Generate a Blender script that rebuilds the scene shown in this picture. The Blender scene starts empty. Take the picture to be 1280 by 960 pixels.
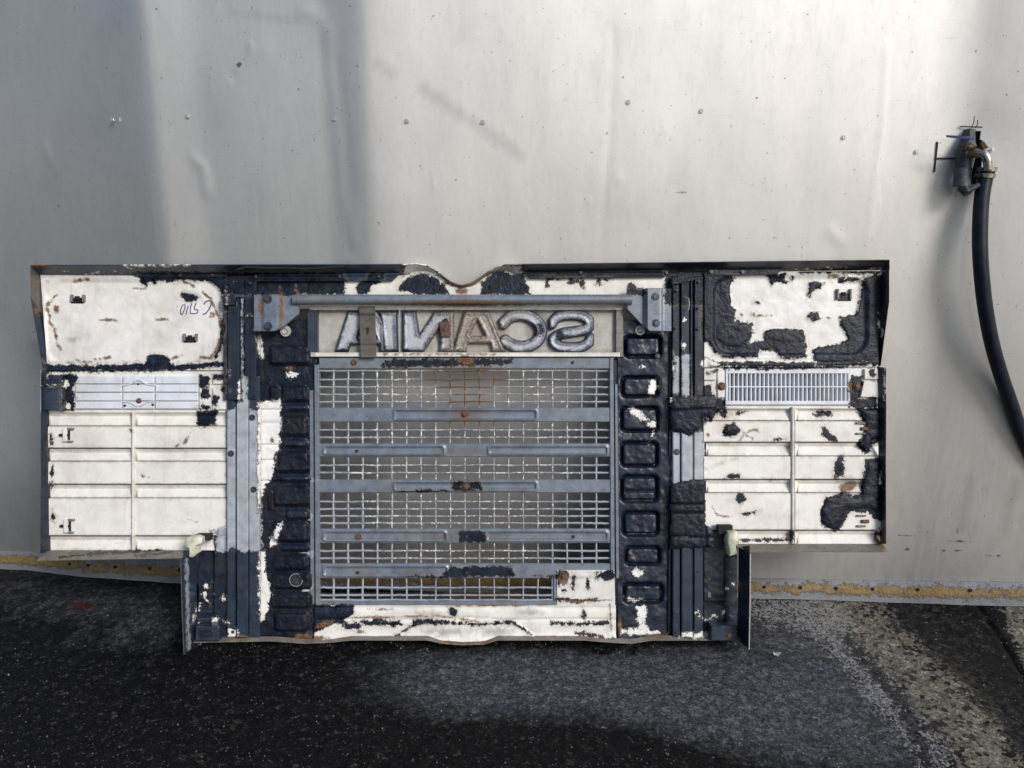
import bpy, bmesh, math, random
import numpy as np
random.seed(7)
R = math.radians
S_ = bpy.context.scene
COL = S_.collection
# ------------------------------------------------------------------ camera
F = 1004.0            # focal length in photo pixels (1280 wide)
TH = R(14.5)          # camera looks down by the panel's lean
D = 1.96              # distance to the panel plane
HC = 1.118            # camera height
YW = 1.985            # distance of the sheet wall
CT, ST = math.cos(TH), math.sin(TH)
cam_d = bpy.data.cameras.new('camera')
cam_d.sensor_width = 36; cam_d.lens = 36*F/1280; cam_d.clip_start = .05; cam_d.clip_end = 500
cam = bpy.data.objects.new('camera', cam_d); COL.objects.link(cam)
cam.location = (0, 0, HC); cam.rotation_euler = (R(90)-TH, 0, 0)
S_.camera = cam
# ------------------------------------------------------------------ light
SUN_EL, SUN_AZ = R(33), R(142)
W = bpy.data.worlds.new('World'); S_.world = W; W.use_nodes = True
nt = W.node_tree
bg = nt.nodes['Background']
sky = nt.nodes.new('ShaderNodeTexSky'); sky.sky_type = 'NISHITA'; sky.sun_disc = False
sky.sun_elevation = SUN_EL; sky.sun_rotation = SUN_AZ; sky.air_density = 1.0; sky.dust_density = 1.8; sky.ozone_density = 1.2
nt.links.new(sky.outputs[0], bg.inputs[0]); bg.inputs[1].default_value = .062
sun_d = bpy.data.lights.new('sun', 'SUN'); sun_d.energy = 1.5; sun_d.angle = R(20); sun_d.color = (1, .988, .97)
sun = bpy.data.objects.new('sun', sun_d); COL.objects.link(sun)
sv = (math.sin(SUN_AZ)*math.cos(SUN_EL), math.cos(SUN_AZ)*math.cos(SUN_EL), math.sin(SUN_EL))
import mathutils
sun.rotation_euler = mathutils.Vector(sv).to_track_quat('Z', 'Y').to_euler()
vs = S_.view_settings
S_.display_settings.display_device = 'sRGB'
vs.view_transform = 'Standard'; vs.look = 'None'; vs.exposure = .79; vs.gamma = 1; vs.use_curve_mapping = False
S_.cycles.use_denoising = True; S_.cycles.max_bounces = 7
# ------------------------------------------------------------------ numpy helpers
def hsh(i, j, s=0):
    v = np.sin(i*127.1 + j*311.7 + s*74.7)*43758.5453
    return v-np.floor(v)
def vnoise(x, y, s=0):
    xi, yi = np.floor(x), np.floor(y); xf, yf = x-xi, y-yi
    xf = xf*xf*(3-2*xf); yf = yf*yf*(3-2*yf)
    a = hsh(xi, yi, s); b = hsh(xi+1, yi, s); c = hsh(xi, yi+1, s); d = hsh(xi+1, yi+1, s)
    return (a*(1-xf)+b*xf)*(1-yf)+(c*(1-xf)+d*xf)*yf
def fbm(x, y, s=0, o=4):
    r = 0; a = .5
    for k in range(o):
        r = r+a*vnoise(x*2**k, y*2**k, s+k*13); a *= .5
    return r
def sstep(a, b, x):
    t = np.clip((x-a)/(b-a), 0, 1); return t*t*(3-2*t)
SD = 12.0
def seg_d(x, y, p, q):
    vx, vy = q[0]-p[0], q[1]-p[1]; L2 = vx*vx+vy*vy+1e-9
    t = np.clip(((x-p[0])*vx+(y-p[1])*vy)/L2, 0, 1)
    return np.hypot(x-p[0]-t*vx, y-p[1]-t*vy)
def shape_sd(sh, x, y):
    """signed distance (+ inside) of one traced mark: polygon, ('e',cx,cy,rx,ry[,deg]) or ('l',pts,halfwidth)"""
    if sh[0] == 'e':
        _, cx, cy, rx, ry = sh[:5]; an = R(sh[5]) if len(sh) > 5 else 0
        dx, dy = x-cx, y-cy
        ex = dx*math.cos(an)+dy*math.sin(an); ey = -dx*math.sin(an)+dy*math.cos(an)
        return (1-np.hypot(ex/rx, ey/ry))*min(rx, ry)
    if sh[0] == 'l':
        d = np.full(x.shape, 1e9)
        for p, q in zip(sh[1][:-1], sh[1][1:]): d = np.minimum(d, seg_d(x, y, p, q))
        return sh[2]-d
    d = np.full(x.shape, 1e9); ins = np.zeros(x.shape, bool)
    for p, q in zip(sh, sh[1:]+sh[:1]):
        d = np.minimum(d, seg_d(x, y, p, q))
        if p[1] != q[1]:
            c = ((p[1] > y) != (q[1] > y)) & (x < (q[0]-p[0])*(y-p[1])/(q[1]-p[1])+p[0])
            ins ^= c
    return np.where(ins, d, -d)
def sh_box(sh):
    if sh[0] == 'e':
        m = max(sh[3], sh[4]); return sh[1]-m, sh[2]-m, sh[1]+m, sh[2]+m
    pts = sh[1] if sh[0] == 'l' else sh
    w = sh[2] if sh[0] == 'l' else 0
    xs = [p[0] for p in pts]; ys = [p[1] for p in pts]
    return min(xs)-w, min(ys)-w, max(xs)+w, max(ys)+w
def field(shapes, x, y):
    out = np.full(x.shape, -SD)
    if x.size == 0: return out
    X0, X1, Y0, Y1 = x.min(), x.max(), y.min(), y.max()
    for sh in shapes:
        a, b, c, d = sh_box(sh)
        if a > X1+SD or c < X0-SD or b > Y1+SD or d < Y0-SD: continue
        m = (x > a-SD) & (x < c+SD) & (y > b-SD) & (y < d+SD)
        if m.any(): out[m] = np.maximum(out[m], shape_sd(sh, x[m], y[m]))
    return np.clip(out, -SD, SD)
def rrect(x, y, x0, y0, x1, y1, r):
    cx, cy = (x0+x1)/2, (y0+y1)/2
    qx = np.abs(x-cx)-(x1-x0)/2+r; qy = np.abs(y-cy)-(y1-y0)/2+r
    return -(np.hypot(np.maximum(qx, 0), np.maximum(qy, 0))+np.minimum(np.maximum(qx, qy), 0)-r)
# ------------------------------------------------------------------ traced wear marks on the panel (photo px)
MK = {'dk': [], 'wt': [], 'rs': [], 'mt': [], 'gm': []}
E = lambda x, y, rx, ry, a=0: ('e', x, y, rx, ry, a)
Ln = lambda pts, w: ('l', pts, w)
MK['dk'] += [  # dark coating left on (or showing through) white paint
 # header
 [(276,340),(428,340),(432,352),(429,368),(276,368)],
 [(449,353),(458,350),(462,340),(480,340),(478,349),(470,355),(464,360),(458,367),(446,367)],
 [(498,361),(505,351),(515,345),(530,341),(545,347),(556,358),(562,368),(520,368),(512,364),(500,363)],
 [(603,352),(612,345),(622,337),(650,337),(657,350),(663,368),(602,368)],
 [(785,354),(792,355),(797,361),(805,362),(809,368),(786,368)], E(716,352,7,3), E(728,355,2.5,5), E(748,352,4,4), E(690,348,6,2), E(760,349,3,2), E(684,353,2,4),
 [(832,340),(882,340),(882,380),(832,380)],
 # left corner panel
 [(172,340),(285,340),(285,370),(276,366),(270,357),(262,352),(240,350),(206,351),(195,349),(192,354),(186,351),(182,357),(175,355)],
 [(45,452),(60,456),(120,457),(180,455),(183,446),(190,443),(207,444),(211,450),(213,456),(283,452),(283,458),(210,463),(56,465)],
 Ln([(277,395),(279,410),(275,432),(268,446)],2.2), E(235,371,9,5,10),
 # left mid strip
 [(76,468),(96,468),(93,480),(91,486),(93,505),(91,514),(79,514),(78,490)], [(250,470),(262,470),(261,481),(256,486),(250,484)], E(256,492,6,6),
 [(264,468),(285,468),(285,472),(270,474)], E(268,502,3,6), E(255,509,6,3), E(279,487,4,3), E(274,497,3,2),
 [(246,520),(247,514),(274,513),(271,520),(268,529),(264,532),(255,533),(246,530)],
 E(64,553,1.8,6), E(65,595,1.6,9), E(67,646,1.3,4), E(163,538,1,1.5),
 Ln([(110,692),(150,690),(200,688)],1.3), Ln([(75,697),(105,693)],1.2), Ln([(170,695),(215,690)],1),
 # left lower
 # right corner panel
 [(878,340),(915,344),(920,347),(914,352),(911,365),(914,372),(914,385),(919,387),(919,401),(930,403),(940,405),(942,415),(938,425),(937,429),(945,427),(955,426),(957,415),(965,412),(985,411),(1005,413),(1008,420),(1008,446),(985,449),(974,446),(972,438),(950,437),(946,446),(904,447),(893,440),(886,428),(878,425)],
 [(1095,338),(1108,338),(1106,453),(1030,453),(1017,452),(1017,437),(1030,434),(1040,432),(1050,430),(1062,425),(1056,415),(1052,405),(1050,396),(1072,394),(1076,370),(1078,350),(1090,345)],
 [(958,341),(982,342),(980,350),(968,350),(966,356),(962,348)], [(1012,362),(1013,355),(1022,352),(1032,353),(1026,359),(1018,362),(1014,370),(1010,368)],
 [(1010,398),(1014,391),(1022,390),(1026,398),(1018,401)], [(1050,347),(1060,343),(1072,346),(1076,352),(1050,352)],
 [(990,338),(1060,332),(1108,330),(1108,340),(1080,342),(1040,340),(1005,341)],
 Ln([(888,455),(1000,456),(1102,453)],2.6), E(943,392,2,1.5), E(948,378,1.5,1),
 Ln([(975,350),(985,352),(992,347)],1),
 # right mid strip
 [(878,480),(890,484),(892,496),(884,500),(878,498)], [(1063,469),(1077,471),(1079,480),(1074,492),(1070,505),(1063,505)],
 [(1080,498),(1095,497),(1098,508),(1075,512),(1062,508),(1068,502)], Ln([(885,466),(896,463)],1.2), E(1090,466,3,5),
 [(893,497),(905,500),(906,512),(897,514),(888,522),(884,508)],
 [(878,506),(885,508),(884,514),(878,514)], Ln([(905,459),(960,460),(1060,458)],1.4),
 # right louvres
 [(903,541),(908,531),(918,530),(925,536),(923,542),(914,546),(904,544)], [(1026,535),(1032,533),(1036,541),(1046,546),(1048,552),(1040,552),(1030,546)],
 [(1075,511),(1105,508),(1105,552),(1091,554),(1088,562),(1080,568),(1070,554),(1078,546),(1080,532),(1076,520)],
 [(1026,638),(1033,622),(1045,620),(1055,612),(1065,622),(1076,618),(1078,600),(1083,575),(1106,570),(1106,650),(1097,650),(1085,640),(1060,640),(1056,650),(1050,663),(1040,662),(1027,655)],
 E(1049,585,6,13,10), [(905,598),(912,593),(925,593),(925,597),(915,599)], E(926,622,6,6), E(937,641,6,2,-10), E(975,549,3,1), E(968,600,3,1),
 E(1030,517,9,3.5), E(924,517,5,2,-20), E(905,517,4,4), Ln([(1073,528),(1080,528)],1),
 [(1093,666),(1105,660),(1105,682),(1096,680)], Ln([(920,676),(992,675)],1.2), Ln([(990,665),(990,676)],1.6),
 # sill
 [(390,756),(441,756),(441,766),(436,772),(430,776),(410,782),(393,792),(386,790)], [(452,777),(470,775),(500,777),(502,782),(490,783),(480,781),(458,783)],
 [(515,776),(540,775),(570,777),(600,779),(640,776),(640,779),(600,782),(560,779),(516,780)], E(566,765,4,5,-30), E(730,768,2,5), Ln([(690,779),(725,780),(760,778)],1.6), Ln([(495,795),(515,782),(530,778)],1.2), Ln([(640,777),(655,786),(665,793)],1),
 Ln([(720,791),(745,795),(772,800)],1.5), E(440,783,10,3), E(425,778,9,2),
 # white plate
 [(745,716),(760,714),(770,712),(768,722),(758,726),(752,721),(744,723)], E(717,727,2,6), E(703,739,3,2), E(735,730,1.5,5), Ln([(696,749),(720,751),(745,750)],1.6), E(700,722,2,8),
 # straps
 [(475,455),(490,450),(545,449),(640,449),(640,454),(600,457),(478,460)], [(566,602),(600,602),(604,612),(564,613)], [(574,664),(606,664),(606,678),(574,678)],
 [(555,717),(563,709),(640,708),(642,720),(555,721)], Ln([(496,615),(560,613)],1.2), Ln([(540,722),(560,720)],1), Ln([(740,400),(745,420)],1),
 E(530,721,10,1.5), E(690,720,18,1),
 ]
MK['wt'] += [  # off white paint showing on dark parts
 [(322,503),(338,500),(350,498),(352,510),(352,530),(350,545),(350,560),(344,570),(343,585),(340,597),(332,605),(327,625),(322,640)],
 [(323,690),(333,687),(331,700),(333,715),(337,730),(338,745),(336,760),(330,775),(324,778)],
 [(352,650),(354,655),(345,680),(336,686),(337,676),(345,660)], [(321,417),(326,418),(328,428),(330,440),(332,452),(326,448),(321,438)], [(357,465),(373,465),(372,470),(365,474),(358,470)],
 [(821,473),(823,485),(818,494),(809,494),(808,488),(812,478)], [(787,510),(795,510),(805,517),(812,525),(808,527),(800,524),(793,520),(788,516)], [(806,527),(820,527),(821,535),(813,535)],
 E(815,545,1,4,20), [(788,714),(797,710),(806,712),(805,718),(797,723),(790,720)], [(779,748),(784,747),(795,750),(803,749),(801,752),(790,753)],
 [(795,760),(802,755),(808,758),(808,770),(805,778),(812,785),(808,796),(800,790),(797,775)], E(803,459,4,1.5), E(813,497,2,1.5),
 # lower left skirt
 E(254,735,3,3), E(262,733,3,1.5,-60), E(270,774,4,3), E(246,764,2,3), E(283,778,5,2,-10), E(252,745,3,3), E(279,748,3,4,30), E(242,772,2,5,20), E(256,752,1,5,-40), [(286,784),(295,787),(305,797),(284,798)], [(262,664),(272,662),(272,666),(260,668)],
 E(323,765,2,2), E(250,778,2,3), E(265,742,2,1.5), E(248,756,3,1.4,-50),
 # lower right skirt
 E(884,774,5,2), E(893,770,3,2), E(905,766,3,4,30), E(920,733,1.5,2), E(912,740,1.5,1), [(850,791),(886,790),(886,797),(848,797)], E(873,768,2.5,4), [(775,786),(800,785),(830,790),(815,794),(776,793)],
 # flange bits
 [(150,332),(200,331),(240,330),(240,332),(160,335)], E(120,342,9,1.5), E(78,339,3,1), E(1065,345,18,2.5), E(1090,336,9,1.4,-10), E(1098,343,7,2,-40), E(1040,334,10,1.2), E(143,340,4,1), E(1005,337,12,1),
 [(505,330),(530,328),(545,338),(552,345),(540,345),(528,341),(505,344)], [(612,338),(624,331),(652,332),(652,343),(640,344),(630,340)],
 # dark rail top flecks
 E(320,411,3,2), E(856,399,3,3), E(855,432,3,5), E(294,350,2,1), E(286,465,1.5,3), E(299,490,2,10), E(312,394,2,1.5), E(841,455,1,12), E(838,490,1,10), E(284,372,2,9), E(276,388,2,10),
 [(874,452),(884,447),(895,452),(900,456),(880,462)], E(1098,405,2,9), E(1103,415,2,6), E(1100,600,2,9), E(1106,470,2,20),
 E(63,482,12,1.2), E(57,469,8,1.6), E(82,480,4,5), E(85,508,3,4),
 ]
MK['mt'] += [  # bare grey steel on dark parts, and one painted edge highlight
 [(282,513),(294,511),(294,503),(311,500),(311,512),(327,514),(327,688),(310,689),(305,691),(295,687),(282,690)], [(271,660),(284,658),(284,687),(278,691),(271,689)], [(302,474),(309,472),(309,505),(303,505)],
 [(839,538),(850,536),(862,545),(872,540),(880,536),(880,608),(862,600),(839,606)], Ln([(302,352),(302.5,470)],.3),  # the thin line paints the edge highlight of the upper left rail
 [(841,446),(850,446),(850,490),(841,492)], [(852,443),(862,443),(862,494),(852,494)],
 E(384,738,6,12,20), E(389,600,5,2), [(355,640),(392,642),(390,650),(360,648)], [(375,690),(392,688),(390,697),(376,696)],
 [(335,341),(380,341),(380,345),(335,345)], Ln([(233,700),(236,812)],2),
 ]
MK['gm'] += [E(588,414,46,22), E(672,412,15,24), E(500,432,40,9), Ln([(398,388),(770,388)],1.6), Ln([(398,439),(770,439)],2.2), Ln([(389,388),(391,442)],4), E(715,425,26,10), E(430,432,16,9), Ln([(582,512),(582,526)],20), Ln([(582,602),(582,614)],18), E(582,564,34,6), E(582,671,34,7), Ln([(540,380),(620,380)],3)]+[('l', [(57+random.random()*8, y), (284, y+.3)], .5) for y in (532.5, 560.3, 576.5, 605.3, 622.5, 669.8)]+[('l', [(880, y), (1100-random.random()*9, y)], .5) for y in (526, 552.8, 570, 599.3, 616, 662.8)]+[
 Ln([(165,516),(165,688)],.6), Ln([(991,510),(991,680)],.9), Ln([(60,352),(60,452)],.4), Ln([(61,453),(275,453)],.5), E(90,424,7,3), E(237,368,10,4), E(105,690,50,3), E(1062,601,9,6), E(905,578,12,1,-20), E(560,790,24,4), E(540,768,14,3), E(620,790,20,5), E(660,765,14,4), E(900,365,6,4), E(900,517,12,3),
 Ln([(395,379.5),(560,380)],1.1), Ln([(640,379),(780,379)],.9), Ln([(398,461),(763,461)],.6), Ln([(398,527),(763,527)],.5), Ln([(398,571),(763,571)],.5), Ln([(398,616),(763,616)],.5), Ln([(398,679),(763,679)],.6), Ln([(398,722),(763,722)],.6), E(585,563,22,5), E(584,518,45,4), E(560,563,10,3), E(620,671,12,6), E(540,671,16,5), E(520,715,20,4), E(700,450,20,2), Ln([(322,514),(350,514)],.5), Ln([(322,530),(350,530)],.4), Ln([(322,558),(350,558)],.5), Ln([(322,577),(345,577)],.4)]
MK['rs'] += [
 Ln([(69,368),(60,378),(58,385),(61,395),(60,402),(66,410),(68,420),(70,430),(75,437)],1.4), E(69,386,3.5,5), E(97,350,6,2,-15), E(108,349,3,2), E(135,400,9,2.2,5), E(172,360,6,1.5), E(202,399,6.5,1.3),
 E(97,451,3,2,30), E(104,452,2,1.2), E(112,452,2,1.2), E(117,449,2,1.6), E(124,448,2.5,1.6), E(131,447,3,2), E(135,446,2,1.5),
 Ln([(228,352),(236,354),(240,357)],1.4), Ln([(252,365),(262,373),(267,385),(272,396),(276,410)],1.5), Ln([(262,391),(269,393)],.9), Ln([(261,395),(269,396)],.9), E(219,446,6,1.8,-20), Ln([(250,446),(262,448),(268,440),(274,425)],2),
 E(232,552,2.5,4.5,30), E(235,546,1,1), E(237,541,1,1), E(221,557,2,1,-30), E(178,595,3,1.6,20), E(185,597,1,1), E(243,652,4,1,15), E(237,650,2,1), E(340,551,2.2,3.5),
 E(928,393,2.5,2), E(951,394,8,1.8), E(1043,345,5,2,-20), E(1026,398,3,2), E(1036,397,2,1), E(902,483,4.5,3.5), E(1071,481,3,3),
 Ln([(925,550),(931,541),(940,538),(946,537),(948,541)],1.1), Ln([(929,540),(935,545),(941,548)],1.1), E(885,544,2,2), E(1060,608,12,6,-20), E(1083,535,3,5), E(1052,608,6,2), E(1098,675,5,5), E(1103,683,5,3),
 Ln([(890,632),(895,643),(905,646),(915,645)],.8),
 E(582,379,60,4), E(577,364,9,4), Ln([(556,354),(577,358),(600,353)],1.6), E(530,380,50,2), E(640,380,30,2),
 E(582,461,42,3), E(582,474,50,14), E(585,500,30,8), E(582,450,10,6), E(590,530,40,5), Ln([(480,443),(620,443)],.8), E(582,518,8,5), E(582,607,5,4), E(449,671,4,4), E(442,453,4,4),
 Ln([(440,772),(550,770),(600,778)],.9), Ln([(550,801),(577,804),(610,802)],1.6), E(395,797,16,2.5), E(378,796,10,4), E(300,797,12,2), E(405,780,10,3,-20), E(450,790,6,2), E(705,724,6,8), Ln([(700,752),(765,750)],1.1), Ln([(762,755),(764,790)],.9), E(750,798,20,1.6), E(690,796,20,1), E(620,757,60,1.2), E(478,762,10,1),
 [(38,331),(62,331),(62,334),(38,334)], E(820,795,14,2), E(775,782,2,8), E(325,384,3,14), E(350,388,2,22), E(330,372,6,2), E(362,460,6,2), E(46,388,4,4), E(370,372,2,14), E(866,492,2,8), E(1062,483,2,6),
 ]
# ------------------------------------------------------------------ materials
class NT:
    def __init__(s, name):
        s.m = bpy.data.materials.new(name); s.m.use_nodes = True; s.t = s.m.node_tree
        s.b = s.t.nodes['Principled BSDF']; s.tc = s.n('TexCoord')
    def n(s, ty, **kw):
        nd = s.t.nodes.new('ShaderNode'+ty)
        for k, v in kw.items(): setattr(nd, k, v)
        return nd
    def put(s, sock, v):
        if isinstance(v, bpy.types.NodeSocket): s.t.links.new(v, sock)
        else:
            if isinstance(v, tuple) and len(v) == 3 and sock.type == 'RGBA': v = (*v, 1)
            sock.default_value = v
    def math(s, op, a, b=0.0, c=None, clamp=False):
        nd = s.n('Math', operation=op, use_clamp=clamp); s.put(nd.inputs[0], a); s.put(nd.inputs[1], b)
        if c is not None: s.put(nd.inputs[2], c)
        return nd.outputs[0]
    def mix(s, f, a, b, mode='MIX'):
        nd = s.n('Mix', data_type='RGBA', blend_type=mode); s.put(nd.inputs['Factor'], f); s.put(nd.inputs[6], a); s.put(nd.inputs[7], b)
        return nd.outputs[2]
    def fmix(s, f, a, b):
        nd = s.n('Mix', data_type='FLOAT'); s.put(nd.inputs['Factor'], f); s.put(nd.inputs[2], a); s.put(nd.inputs[3], b); return nd.outputs[0]
    def noise(s, scale, detail=3, rough=.55, stretch=None, co=None, dist=0):
        nd = s.n('TexNoise'); nd.inputs['Scale'].default_value = scale; nd.inputs['Detail'].default_value = detail; nd.inputs['Roughness'].default_value = rough; nd.inputs['Distortion'].default_value = dist
        src = co or s.tc.outputs['Object']
        if stretch:
            mp = s.n('Mapping'); mp.inputs['Scale'].default_value = stretch; s.t.links.new(src, mp.inputs[0]); src = mp.outputs[0]
        s.t.links.new(src, nd.inputs['Vector']); return nd.outputs[0]
    def vor(s, scale, feature='F1', out=0, stretch=None):
        nd = s.n('TexVoronoi', feature=feature); nd.inputs['Scale'].default_value = scale
        src = s.tc.outputs['Object']
        if stretch:
            mp = s.n('Mapping'); mp.inputs['Scale'].default_value = stretch; s.t.links.new(src, mp.inputs[0]); src = mp.outputs[0]
        s.t.links.new(src, nd.inputs['Vector']); return nd.outputs[out]
    def ramp(s, v, a, b, lo=0., hi=1.):
        nd = s.n('MapRange'); s.put(nd.inputs[0], v); s.put(nd.inputs[1], a); s.put(nd.inputs[2], b); s.put(nd.inputs[3], lo); s.put(nd.inputs[4], hi); return nd.outputs[0]
    def attr(s, name):
        nd = s.n('Attribute', attribute_name=name); return nd.outputs['Fac']
    def bump(s, h, strength=1., dist=.001):
        nd = s.n('Bump'); nd.inputs['Strength'].default_value = strength; nd.inputs['Distance'].default_value = dist; s.put(nd.inputs['Height'], h); s.t.links.new(nd.outputs[0], s.b.inputs['Normal'])
    def done(s, col, rough, metal=0.):
        s.put(s.b.inputs['Base Color'], col); s.put(s.b.inputs['Roughness'], rough); s.put(s.b.inputs['Metallic'], metal); return s.m
WHITE = ((.79, .785, .765), (.71, .69, .65)); NAVY = ((.003, .0045, .009), (.022, .032, .056)); STEEL = ((.205, .245, .30), (.11, .13, .16))
SILV = ((.42, .45, .49), (.28, .30, .33)); RUST = ((.085, .042, .024), (.25, .145, .07))
def wear_mat(name, base, rough=.5, metal=0., lump=0., jit=1., speck=.0, seedy=0.):
    N = NT(name)
    n1 = N.noise(75, 3, .6); n2 = N.noise(270, 3, .65); n3 = N.noise(17, 4, .6); n4 = N.noise(600, 2, .6); n5 = N.noise(38, 4, .65)
    j = N.math('ADD', N.math('MULTIPLY', N.math('SUBTRACT', n1, .5), 13*jit), N.math('MULTIPLY', N.math('SUBTRACT', n2, .5), 9*jit))
    def mask(a, k=1., soft=.45, off=0.):
        v = N.math('SUBTRACT', N.attr(a), SD-off)
        v = N.math('ADD', v, N.math('MULTIPLY', j, k)); return v, N.ramp(v, -soft, soft)
    vd, md = mask('dk', 1.0); vw, mw = mask('wt', 1.0); vr, mr = mask('rs', .55, 1.0); vm, mm = mask('mt', .8, 1.0)
    col = N.mix(N.ramp(N.math('ADD', N.math('MULTIPLY', n5, .6), N.math('MULTIPLY', n2, .4)), .40, .66), base[0], base[1])
    silv = N.mix(N.ramp(n5, .38, .68), SILV[0], SILV[1])
    navy = N.mix(N.ramp(N.math('ADD', N.math('MULTIPLY', n5, .6), N.math('MULTIPLY', n2, .4)), .44, .68), NAVY[0], NAVY[1])
    white = N.mix(N.ramp(n5, .5, .75), WHITE[0], WHITE[1])
    rust = N.mix(N.ramp(n2, .4, .65), RUST[0], RUST[1])
    col = N.mix(mm, col, silv); col = N.mix(md, col, navy)
    light = N.math('MULTIPLY', N.math('SUBTRACT', 1., N.math('MULTIPLY', md, N.math('SUBTRACT', 1., mw))), .15 if lump > 0 or base[0][0] < .05 else 1.)
    rim = N.math('MULTIPLY', N.ramp(N.math('ABSOLUTE', vd), 1.3, .5), .5); col = N.mix(rim, col, (.045, .032, .026))
    rim2 = N.math('MULTIPLY', N.ramp(N.math('ABSOLUTE', vw), 1.3, .5), .75); 
    col = N.mix(mw, col, white); col = N.mix(rim2, col, (.05, .035, .025)); col = N.mix(mr, col, rust)
    # chips and grime
    if speck > 0:
        ch = N.ramp(N.math('ADD', N.math('MULTIPLY', n2, .55), N.math('MULTIPLY', n1, .45)), .665-.05*speck, .69-.05*speck)
        col = N.mix(N.math('MULTIPLY', ch, .85), col, (.02, .02, .03))
    halo = N.math('MULTIPLY', N.ramp(vd, -5.5, 0, 0, .55), N.math('MULTIPLY', n1, N.math('SUBTRACT', 1., md))); col = N.mix(halo, col, (.26, .22, .17))
    gr = N.ramp(N.noise(9, 6, .7), .45, .74, 0, .42); col = N.mix(N.math('MULTIPLY', gr, light), col, (.25, .20, .14))
    drip = N.ramp(N.noise(22, 4, .65, stretch=(2.4, .22, 1)), .56, .72, 0, .20); col = N.mix(N.math('MULTIPLY', drip, light), col, (.20, .18, .16))
    scr = N.ramp(N.noise(30, 2, .5, stretch=(1, 9, 1), dist=.8), .715, .74, 0, .35); col = N.mix(scr, col, (.14, .13, .13))
    gm = N.ramp(N.math('ADD', N.math('SUBTRACT', N.attr('gm'), SD), N.math('MULTIPLY', N.math('SUBTRACT', n1, .5), 9)), -2.6, 2.6, 0, .5); col = N.mix(N.math('MULTIPLY', gm, light), col, (.13, .105, .08))
    isd = N.math('MAXIMUM', md, lump, clamp=True); isd = N.math('MULTIPLY', isd, N.math('SUBTRACT', 1., mw))
    hgt = N.math('ADD', N.math('MULTIPLY', N.math('ADD', N.math('MULTIPLY', n2, .5), n1), N.math('MULTIPLY', isd, 1.55)), N.math('MULTIPLY', n4, .12))
    hgt = N.math('ADD', hgt, N.math('ADD', N.math('MULTIPLY', md, .5), N.math('MULTIPLY', mw, -.3)))
    hgt = N.math('ADD', hgt, N.math('MULTIPLY', n3, .5))
    N.bump(hgt, 1., .0012)
    N.put(N.b.inputs['Specular IOR Level'], N.fmix(isd, .5, .24))
    ro = N.math('ADD', N.fmix(isd, rough, .36), N.math('MULTIPLY', N.math('SUBTRACT', n2, .5), .3)); ro = N.math('MAXIMUM', ro, N.math('MULTIPLY', mr, .8))
    dm = N.math('MULTIPLY', metal, N.math('SUBTRACT', 1., N.math('MAXIMUM', N.math('MAXIMUM', md, mw), mr)))
    return N.done(col, ro, dm)
M = {}
M['white'] = wear_mat('worn_white_paint', WHITE, .42, 0, 0, .85)
M['cream'] = wear_mat('aged_cream_paint', ((.78, .765, .72), (.73, .70, .64)), .45, 0, 0, .8)
M['navy'] = wear_mat('dark_blue_black_paint', ((.005, .008, .018), (.016, .026, .050)), .33, 0, .25, 1.)
M['tar'] = wear_mat('lumpy_bitumen_coating', ((.003, .0048, .010), (.012, .018, .034)), .42, 0, 1., 1.)
M['steel'] = wear_mat('blue_grey_primer', STEEL, .4, .25, 0, 1., .35)
M['wire'] = wear_mat('pale_blue_grey_wire_coating', ((.43, .47, .53), (.27, .29, .33)), .45, .1, 0, 1.5, .6)
M['navysteel'] = wear_mat('scuffed_dark_blue_paint', ((.013, .021, .040), (.036, .053, .085)), .34, .1, .1, 1., .5)
M['greybeige'] = wear_mat('grimy_grey_beige_metal', ((.24, .225, .20), (.10, .085, .072)), .55, .1, 0, 1., .8)
M['brown'] = wear_mat('grey_brown_steel', ((.13, .125, .12), (.075, .062, .05)), .5, .4, 0, 1.)
M['palegrey'] = wear_mat('added_cream_grey_plate', ((.46, .45, .42), (.33, .32, .30)), .5, 0, 0, 1., .3)
M['insert'] = wear_mat('pale_blue_white_plastic', ((.70, .73, .78), (.60, .63, .68)), .4, 0, 0, 1., .2)
def simple(name, c1, c2, rough=.5, metal=0., sc=200, bump=.0005, rust=False):
    N = NT(name); n = N.noise(sc, 4, .6); col = N.mix(N.ramp(n, .38, .66), c1, c2)
    if rust: col = N.mix(N.ramp(N.noise(sc*.4, 4, .7), .5, .62), col, (.12, .05, .02))
    N.bump(n, 1, bump); return N.done(col, rough, metal)
M['bolt'] = simple('greasy_bolt_steel', (.10, .11, .13), (.03, .032, .036), .4, .6)
M['rustbolt'] = simple('rusty_bolt', (.16, .10, .07), (.06, .03, .02), .7, .2)
M['silverbolt'] = simple('pale_zinc_washer', (.55, .54, .50), (.35, .34, .31), .4, .4)
M['plastic'] = simple('aged_cream_plastic', (.62, .63, .50), (.40, .39, .28), .45, 0, 60)
M['ink'] = simple('blue_grey_marker_ink', (.05, .06, .13), (.10, .11, .2), .6)
M['hole'] = simple('painted_hole_darkness', (.012, .011, .012), (.02, .018, .018), .9)
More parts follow.
